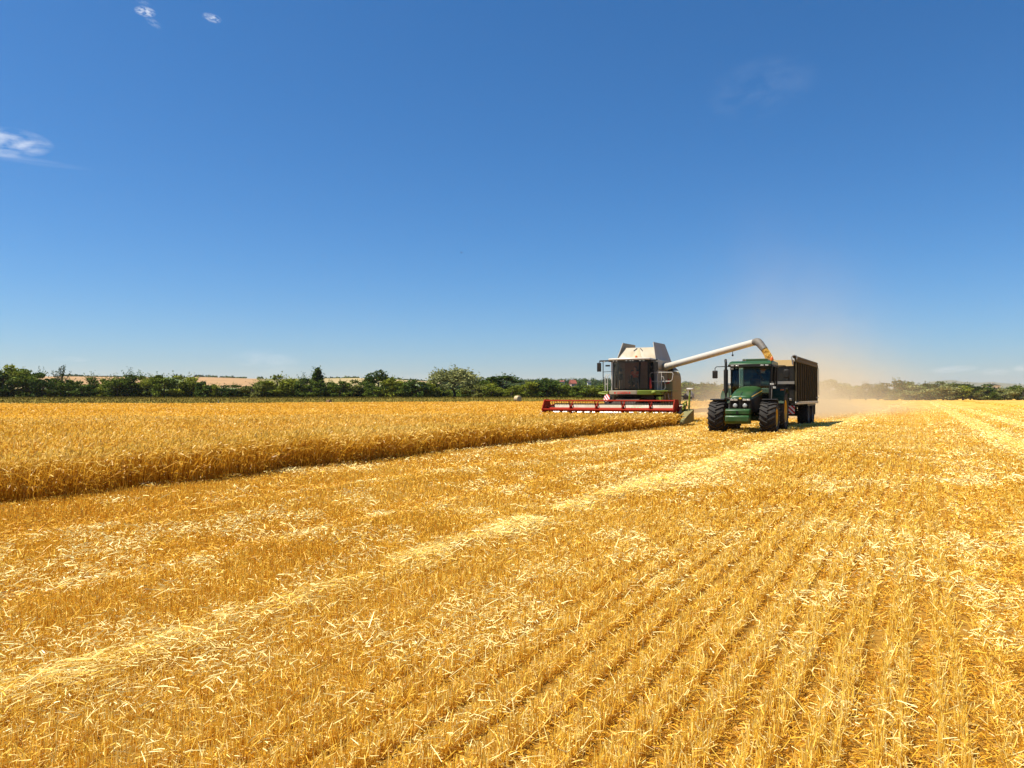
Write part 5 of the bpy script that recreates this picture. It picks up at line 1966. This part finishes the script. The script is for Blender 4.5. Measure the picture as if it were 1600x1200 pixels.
# ---- the hedge behind the wheat: (px, top y, width px, shape, leaf, special label or None, landmark name)
HEDGE = [
    (-25, 576, 44, 'tree0', 'dark', None, None),
    (4, 584, 30, 'bush0', 'dark', None, None),
    (20, 573, 34, 'tree1', 'light', 'tall yellowish green tree at the far left end of the hedge', 'tall yellowish tree at the far left'),
    (47, 580, 30, 'tree2', 'mid', None, None), (66, 583, 26, 'bush2', 'dark', None, None), (83, 592, 26, 'bush1', 'mid', None, None),
    ('BARE',),
    (110, 594, 28, 'bush3', 'mid', None, None), (128, 597, 24, 'bush0', 'dark', None, None), (148, 588, 26, 'spiky0', 'mid', None, None),
    (166, 593, 24, 'bush1', 'light', None, None), (183, 589, 26, 'spiky1', 'mid', None, None),
    (198, 583, 30, 'spiky0', 'dark', 'spiky topped dark bush rising above the left part of the hedge', 'spiky topped dark bush'),
    (216, 588, 28, 'bush2', 'mid', None, None), (236, 591, 26, 'spiky1', 'light', None, None),
    (256, 587, 28, 'bush3', 'mid', None, None), (278, 588, 32, 'bush0', 'light', None, None), (300, 590, 32, 'bush2', 'light', None, None),
    (319, 597, 22, 'bush1', 'dark', None, None), (329, 601, 18, 'bush3', 'light', 'small yellow green bush in the low gap of the hedge', 'small yellow green bush in the low gap'),
    (345, 603, 24, 'bush0', 'dark', None, None), (362, 602, 26, 'bush2', 'dark', None, None), (376, 603, 22, 'bush1', 'dark', None, None),
    (395, 600, 30, 'bush3', 'olive', 'olive bush just right of the low gap in the hedge', 'olive bush right of the low gap'),
    (413, 597, 26, 'spiky0', 'mid', None, None),
    (432, 588, 34, 'bush0', 'light', None, None), (450, 591, 28, 'spiky1', 'light', None, None), (470, 589, 26, 'spiky0', 'dark', None, None),
    (496, 576, 27, 'conifer', 'dark', 'dark pointed tree standing above the middle of the hedge', 'dark pointed tree'),
    (486, 596, 24, 'bush1', 'mid', None, None), (512, 598, 26, 'bush2', 'dark', None, None), (532, 596, 28, 'bush3', 'mid', None, None), (552, 595, 26, 'bush0', 'olive', None, None),
    (570, 597, 26, 'bush2', 'dark', None, None),
    (591, 581, 31, 'tree1', 'dark', 'rounded very dark tree standing above the hedge against the sky', 'rounded very dark tree'),
    (583, 600, 24, 'bush1', 'mid', None, None), (613, 592, 30, 'bush3', 'light', 'bright green bush next to the rounded very dark tree', 'bright green bush'),
    (633, 597, 24, 'bush0', 'mid', None, None), (650, 594, 26, 'tree2', 'dark', None, None), (668, 600, 26, 'bush2', 'light', None, None), (684, 601, 24, 'bush1', 'mid', None, None),
    (709, 577, 55, 'willow', 'silver', 'broad pale willow, the biggest crown along the hedge', 'broad pale willow'),
    (738, 602, 28, 'bush3', 'olive', None, None), (754, 597, 28, 'bush0', 'mid', None, None), (768, 600, 22, 'bush2', 'light', None, None),
    (784, 588, 37, 'tree0', 'dark', 'dark round tree directly above the straw bale', 'dark round tree above the straw bale'),
    (800, 604, 26, 'bush1', 'light', None, None), (822, 597, 32, 'bush3', 'light', None, None), (842, 599, 26, 'bush0', 'mid', None, None),
    (855, 593, 26, 'tree2', 'dark', None, None), (872, 598, 26, 'bush2', 'mid', None, None), (890, 602, 28, 'bush3', 'light', None, None),
    (908, 604, 28, 'bush1', 'mid', None, None), (926, 603, 28, 'bush0', 'light', None, None), (944, 603, 28, 'bush2', 'mid', None, None),
    (964, 602, 30, 'bush3', 'dark', None, None), (986, 601, 30, 'bush0', 'mid', None, None), (1010, 601, 32, 'bush2', 'dark', None, None), (1036, 600, 32, 'bush1', 'mid', None, None),
]
GRP = 'bushes and trees of the hedge behind the wheat'
land, cnt = None, 0
for e in HEDGE:
    if e[0] == 'BARE':
        land, cnt = 'bare branched tree', 0
        continue
    px, ty, w, key, lf, lab, lm = e
    d = 203 + random.uniform(-3, 6) + (6 if lab and 'bush' not in key else 0)
    if lm:
        land, cnt = lm, 0
    if not lab:
        if land is None:
            lab = 'dark tree at the left border of the photo, beside the tall yellowish tree' if px > -10 else 'hedge tree beyond the left border'
        else:
            lab = '%s hedge bush, %s right of the %s' % (COLN[lf], ORD[cnt], land)
            cnt += 1
    conif = key in ('conifer', 'willow')
    plant_tree('tree' if key[:4] in ('tree', 'coni', 'will') else 'bush', key, lf, px, d, ty, w * 1.24, lab, 'tree' if key[:4] in ('tree', 'coni', 'will') else 'bush', GRP)
# low shrubs closing the hedge's foot
# the bare-topped tree
x, y = at(95, 203)
z = float(ground_z(x, y))
root = tag(empty('bare_tree', (x, y, z)), 'half bare tree with dark upright branches sticking up above the hedge', 'tree', GRP)
random.seed(5)
tb = MB()
tb.tube([(0, 0, -.1), (0.1, 0, 1.5), (0, 0, 3.0)], [0.22, 0.18, 0.14], 8)
g = np.random.default_rng(3)
S = Strips()
for dx, h in [(-2.9, 7.4), (-2.1, 6.2), (-1.5, 8.0), (-0.9, 7.4), (-0.3, 8.7), (0.5, 8.2), (1.1, 8.9), (1.9, 8.4), (2.6, 8.9), (3.1, 7.0), (1.5, 6.4), (-3.2, 6.4)]:
    tip = Vector((dx, g.uniform(-.8, .8), h * 0.97))
    tb.tube(limb_pts((0, 0, 2.2 + g.uniform(-.6, .8)), tip, 0.18, 4), [0.11, 0.085, 0.07, 0.05, 0.03], 6)
    m = 30
    f = 0.55 + 0.45 * g.random(m)
    base = np.array([0, 0, 2.6])
    p = base + (np.array(tip) - base) * f[:, None] + g.normal(0, 0.16, (m, 3))
    d = g.normal(size=(m, 3)); d /= np.linalg.norm(d, axis=1, keepdims=True)
    S.add([p, p + d * 0.30], [0.18, 0.08], side_of(d), np.clip(g.normal(.3, .2, m), 0, 1))
tk = tb.build('trunk', m_bark, root)
cr = S.build('crown', LM['dark'], root)
tag(cr, kind=None)

# ---- the row of trees across the right-hand field
RIGHT = [  # px, top y, width, shape, leaf, distance, label, landmark
    (1098, 600, 44, 'tree0', 'dark', 300, 'dust veiled tree between the combine and the tractor, left one', None),
    (1122, 602, 40, 'tree2', 'mid', 300, 'dust veiled tree between the combine and the tractor, right one', None),
    (1296, 595, 36, 'tree1', 'mid', 360, 'dust veiled tree just right of the trailer', 'dust veiled tree next to the trailer'),
    (1328, 601, 28, 'tree2', 'mid', 370, None, None), (1353, 600, 26, 'pine', 'dark', 380, None, None), (1372, 601, 24, 'tree0', 'dark', 380, None, None),
    (1398, 595, 38, 'pine', 'dark', 400, 'tallest dark spreading tree in the right-hand tree line', 'tallest dark spreading tree'),
    (1420, 598, 30, 'tree1', 'dark', 405, None, None), (1392, 616, 20, 'bush0', 'olive', 370, 'small olive bush at the foot of the tallest dark spreading tree', None),
    (1431, 603, 33, 'bush2', 'silver', 372, 'rounded pale green bush, left of the two big pale ones', 'left big pale bush'),
    (1452, 600, 30, 'pine', 'dark', 420, None, None), (1449, 612, 18, 'bush1', 'olive', 375, None, None),
    (1473, 603, 38, 'bush3', 'silver', 372, 'rounded pale green bush, right of the two big pale ones', 'right big pale bush'),
    (1462, 598, 24, 'tree2', 'dark', 430, None, None), (1495, 600, 30, 'tree0', 'dark', 430, None, None),
    (1504, 604, 26, 'tree1', 'light', 380, 'yellowish green tree in front of the right-hand tree line', 'yellowish green tree'),
    (1516, 601, 26, 'pine', 'dark', 425, None, None), (1534, 602, 28, 'tree2', 'dark', 425, None, None), (1531, 610, 20, 'bush0', 'olive', 375, None, None),
    (1542, 606, 20, 'tree0', 'dark', 420, None, None), (1553, 613, 17, 'conifer', 'mid', 372, 'small pointed green tree below the white house', 'small pointed green tree'),
    (1569, 608, 26, 'bush2', 'silver', 374, None, None), (1579, 606, 26, 'tree1', 'dark', 420, None, None),
    (1590, 603, 30, 'pine', 'mid', 410, None, None), (1600, 605, 32, 'bush3', 'olive', 380, 'brownish olive bush at the right border of the photo', 'olive bush at the right border'),
    (1065, 600, 40, 'tree2', 'mid', 290, 'dust veiled tree behind the combine flank', None),
]
GRP2 = 'trees along the far edge of the right field'
land, cnt = None, 0
for px, ty, w, key, lf, d, lab, lm in RIGHT:
    if lm: land, cnt = lm, 0
    tree = key[:4] in ('tree', 'pine', 'coni')
    if not lab:
        lab = '%s far %s, %s right of the %s' % (COLN[lf], 'tree' if tree else 'bush', ORD[cnt], land)
        cnt += 1
    plant_tree('tree' if tree else 'bush', key, lf, px, d, ty, w * 1.15, lab, 'tree' if tree else 'bush', GRP2, base=None)

# ---- woods far off: hill-top strips and the wooded village slope, each one mass
def wood_mass(name, label, spots, leaf, leafk):
    S = Strips()
    g = np.random.default_rng(99)
    for l, d, z, w, h in spots:
        n = int(50)
        v = g.normal(size=(n, 3)); v /= np.linalg.norm(v, axis=1, keepdims=True)
        v[:, 2] = np.abs(v[:, 2])
        x, y = world(l, d)
        p = np.array([x, y, z]) + v * np.array([w / 2, w / 2, h]) * (0.6 + 0.4 * g.random(n))[:, None]
        dd = g.normal(size=(n, 3)); dd /= np.linalg.norm(dd, axis=1, keepdims=True)
        S.add([p - dd * leaf / 2, p + dd * leaf / 2], [leaf * .8, leaf * .6], side_of(dd), np.clip(g.normal(.42, .2) + g.normal(0, .15, n), 0, 1))
    return tag(S.build(name, LM[leafk]), label, 'woods', kind='stuff')


sp = []
g = np.random.default_rng(4)
for a, b_, hgt in [(-120, 60, 5), (96, 128, 6), (128, 200, 4), (306, 342, 6.0), (345, 369, 5.0), (373, 384, 5), (404, 412, 5), (500, 560, 4), (540, 556, 6), (690, 705, 6), (600, 700, 4), (720, 940, 4)]:
    px = a
    while px < b_:
        d = 1400 + g.uniform(-20, 40)
        l = (px - 800) / FPX * d
        sp.append((l, d, float(hill_z(l, d)) - 1.0, g.uniform(7, 12), hgt * g.uniform(.7, 1.2)))
        px += 4.5
wood_mass('woodland', 'dark strips of far woods along the hilltop on the left', sp, 2.2, 'dark')
sp = []
for k in range(900):
    px = g.uniform(690, 1080)
    d = 520 + 950 * g.random() ** 1.3
    l = (px - 800) / FPX * d
    sp.append((l, d, float(hill_z(l, d)) - 0.5, g.uniform(7, 12), g.uniform(5, 8.5)))
wood_mass('woodland', 'dark wooded slope behind the hedge around the red roofed house', sp, 1.3, 'dark')
sp = []
for k in range(260):
    px = g.uniform(-80, 690)
    d = g.uniform(430, 620)
    if 290 < px < 400: d = g.uniform(430, 480)
    l = (px - 800) / FPX * d
    sp.append((l, d, float(hill_z(l, d)) - 0.5, g.uniform(6, 10), g.uniform(2.5, 4.5)))
sp2 = []
for k in range(300):
    px = -70 + 1130 * (k + g.random()) / 300
    d = g.uniform(212, 226)
    l = (px - 800) / FPX * d
    x, y = world(l, d)
    sp2.append((l, d, float(ground_z(x, y)) - 0.3, g.uniform(3.5, 5.5), g.uniform(2.2, 3.6) * (0.75 if 335 < px < 385 else 1.0)))
wood_mass('undergrowth', 'dense green undergrowth filling the foot of the hedge behind the wheat', sp2, 0.5, 'mid')
wood_mass('woodland', 'low scrub beyond the hedge on the foot of the hill', sp, 1.1, 'mid')

# ---- houses
m_redroof = paint('red_roof_tiles', (0.20, 0.04, 0.022), 0.8, 0, 0.1)
m_darkroof = paint('dark_roof', (0.04, 0.035, 0.035), 0.7, 0, 0.1)
m_wallw = paint('white_render', (0.74, 0.72, 0.68), 0.85, 0, 0.1)
m_wallp = paint('pink_render', (0.56, 0.36, 0.27), 0.85, 0, 0.1)
m_win = paint('dark_window', (0.03, 0.035, 0.04), 0.15, 0, 0.0)


def house(px, d, y_base, y_top, wpx, depth, wall_m, roof_m, label, rz, eave=0.55, hip=0.0):
    x, y = at(px, d)
    z0 = CAM_H + (620 - y_base) / FPX * d
    H = (y_base - y_top) / FPX * d
    W = wpx / FPX * d
    r = tag(empty('house', (x, y, z0 - 3), rz), label, 'house', 'houses beyond the trees')
    he = 3 + H * eave
    mb = MB(); mb.box(-W / 2, W / 2, 0, depth, 0, he)
    mb.build('wall', wall_m, r)
    mb = MB()
    o = 0.5
    rx = W / 2 * hip
    V = [(-W / 2 - o, -o, he), (W / 2 + o, -o, he), (W / 2 + o, depth + o, he), (-W / 2 - o, depth + o, he), (-W / 2 - o + rx, depth / 2, 3 + H), (W / 2 + o - rx, depth / 2, 3 + H)]
    mb.add(V, [(0, 1, 5, 4), (2, 3, 4, 5), (1, 2, 5), (3, 0, 4), (3, 2, 1, 0)])
    rf = mb.build('roof', roof_m, r, smooth=0)
    mb = MB(); mb.box(W * .18, W * .18 + .6, depth * .55, depth * .55 + .6, 3 + H * .7, 3 + H * 1.08)
    mb.build('chimney', wall_m, rf)
    nwin = max(2, int(W / 3))
    for k in range(nwin):
        xx = -W / 2 + W * (k + .5) / nwin
        mb = MB(); mb.box(xx - .5, xx + .5, -0.06, -0.005, he - 2.2, he - 0.9)
        mb.build('window', m_win, r)
    return r


house(897, 700, 605.5, 593.5, 8, 7, m_wallp, m_redroof, 'pink walled house with a red roof on the wooded slope', YAW + R(15), 0.52)
house(878, 760, 600, 594.5, 6, 6, m_wallw, m_redroof, 'pale house glimpsed among dark trees left of the red roofed house', YAW - R(10), 0.7)
house(921, 760, 600.5, 595.5, 5, 6, m_wallw, m_darkroof, 'pale house glimpsed among dark trees right of the red roofed house', YAW, 0.7)
house(657, 900, 601, 596, 6, 7, m_wallw, m_redroof, 'small white house with a reddish roof far behind the hedge near the willow', YAW - R(5), 0.6)
house(1557, 520, 612, 599, 15, 9, m_wallw, m_darkroof, 'white house with a flat dark roof above the right-hand trees', YAW + R(12), 0.74, 0.5)

# ---- straw bales at the edge of the meadow
m_bale, nt, out = new_mat('bale_straw')
tc = nt.nodes.new('ShaderNodeTexCoord')
n1 = noise(nt, 7, 6, 0.75, tc.outputs['Object'])
b = nt.nodes.new('ShaderNodeBsdfPrincipled')
b.inputs['Roughness'].default_value = 0.85
nt.links.new(ramp(nt, [(0.3, (0.26, 0.16, 0.07)), (0.5, (0.50, 0.35, 0.18)), (0.72, (0.70, 0.55, 0.33))], n1), b.inputs['Base Color'])
bp = nt.nodes.new('ShaderNodeBump'); bp.inputs['Distance'].default_value = 0.05
nt.links.new(n1, bp.inputs['Height']); nt.links.new(bp.outputs[0], b.inputs['Normal'])
nt.links.new(b.outputs[0], out.inputs['Surface'])


def bale(px, d, r, w, rz, label, m=None):
    x, y = at(px, d)
    mb = MB()
    prof = [(-w / 2, r * .2), (-w / 2 - .03, r * .55), (-w / 2, r * .9), (-w / 2 + .06, r), (0, r * 1.01), (w / 2 - .06, r), (w / 2, r * .9), (w / 2 + .03, r * .55), (w / 2, r * .2)]
    mb.lathe(prof, (0, 0, 0), 'x', 28)
    o = mb.build('straw_bale', m or m_bale, None)
    o.location = (x, y, float(ground_z(x, y)) + r - 0.04)
    o.rotation_euler = (0, 0, rz)
    return tag(o, label, 'bale', 'round bales on the grass strip')


bale(809, 172, 0.68, 1.25, YAW - R(52), 'round straw bale, sunlit on its left, standing on the grass strip near the reel')
bale(514, 150, 0.40, 0.9, YAW - R(40), 'small brownish bale low at the wheat edge below the dark pointed tree', paint('weathered_bale', (0.13, 0.075, 0.04), 0.9, 0, 0.5, (0.2, 0.13, 0.07), 5.0, 0.6, spec=0.05))

# ---- thin pale marker post at the wheat's edge
x, y = at(341, 131)
mb = MB()
mb.tube([(0, 0, -0.3), (0.02, 0, 0.9)], 0.05, 8)
mb.lathe([(0.9, 0.055), (0.94, 0.05), (0.96, 0.02)], (0.02, 0, 0), 'z', 8)
o = mb.build('marker_post', M['white'], None, loc=(x, y, float(ground_z(x, y))))
tag(o, 'thin pale marker post at the far edge of the wheat', 'post')

# ---- bird
bx, by = at(721, 70)
bz = CAM_H + (620 - 395) / FPX * 70
mb = MB()
m_bird = paint('dark_plumage', (0.015, 0.015, 0.02), 0.7, 0, 0.0)
mb.tube([(0, -0.09, 0), (0, -0.065, 0.005), (0, -0.03, 0), (0, 0.03, 0), (0, 0.09, 0.0), (0, 0.15, 0)], [0.004, 0.018, 0.026, 0.024, 0.010, 0.006], 8)
for s in (-1, 1):
    mb.add([(s * 0.015, -0.045, 0.01), (s * 0.10, -0.06, 0.05), (s * 0.19, 0.0, 0.035), (s * 0.10, -0.01, 0.047), (s * 0.015, 0.03, 0.01),
            (s * 0.015, -0.045, 0.004), (s * 0.10, -0.06, 0.044), (s * 0.19, 0.0, 0.030), (s * 0.10, -0.01, 0.041), (s * 0.015, 0.03, 0.004)],
           [(0, 1, 3, 4), (1, 2, 3), (5, 9, 8, 6), (6, 8, 7), (0, 5, 6, 1), (1, 6, 7, 2), (2, 7, 8, 3), (3, 8, 9, 4), (4, 9, 5, 0)])
    mb.add([(s * 0.004, 0.12, 0.002), (s * 0.03, 0.20, 0.0), (s * 0.012, 0.15, 0.002), (s * 0.004, 0.12, -0.002), (s * 0.03, 0.20, -0.003), (s * 0.012, 0.15, -0.002)], [(0, 1, 2), (3, 5, 4), (0, 3, 4, 1), (1, 4, 5, 2), (2, 5, 3, 0)])
o = mb.build('bird', m_bird, None, loc=(bx, by, bz))
o.rotation_euler = (0, R(15), R(70))
tag(o, 'tiny dark bird flying high in the blue sky', 'bird')
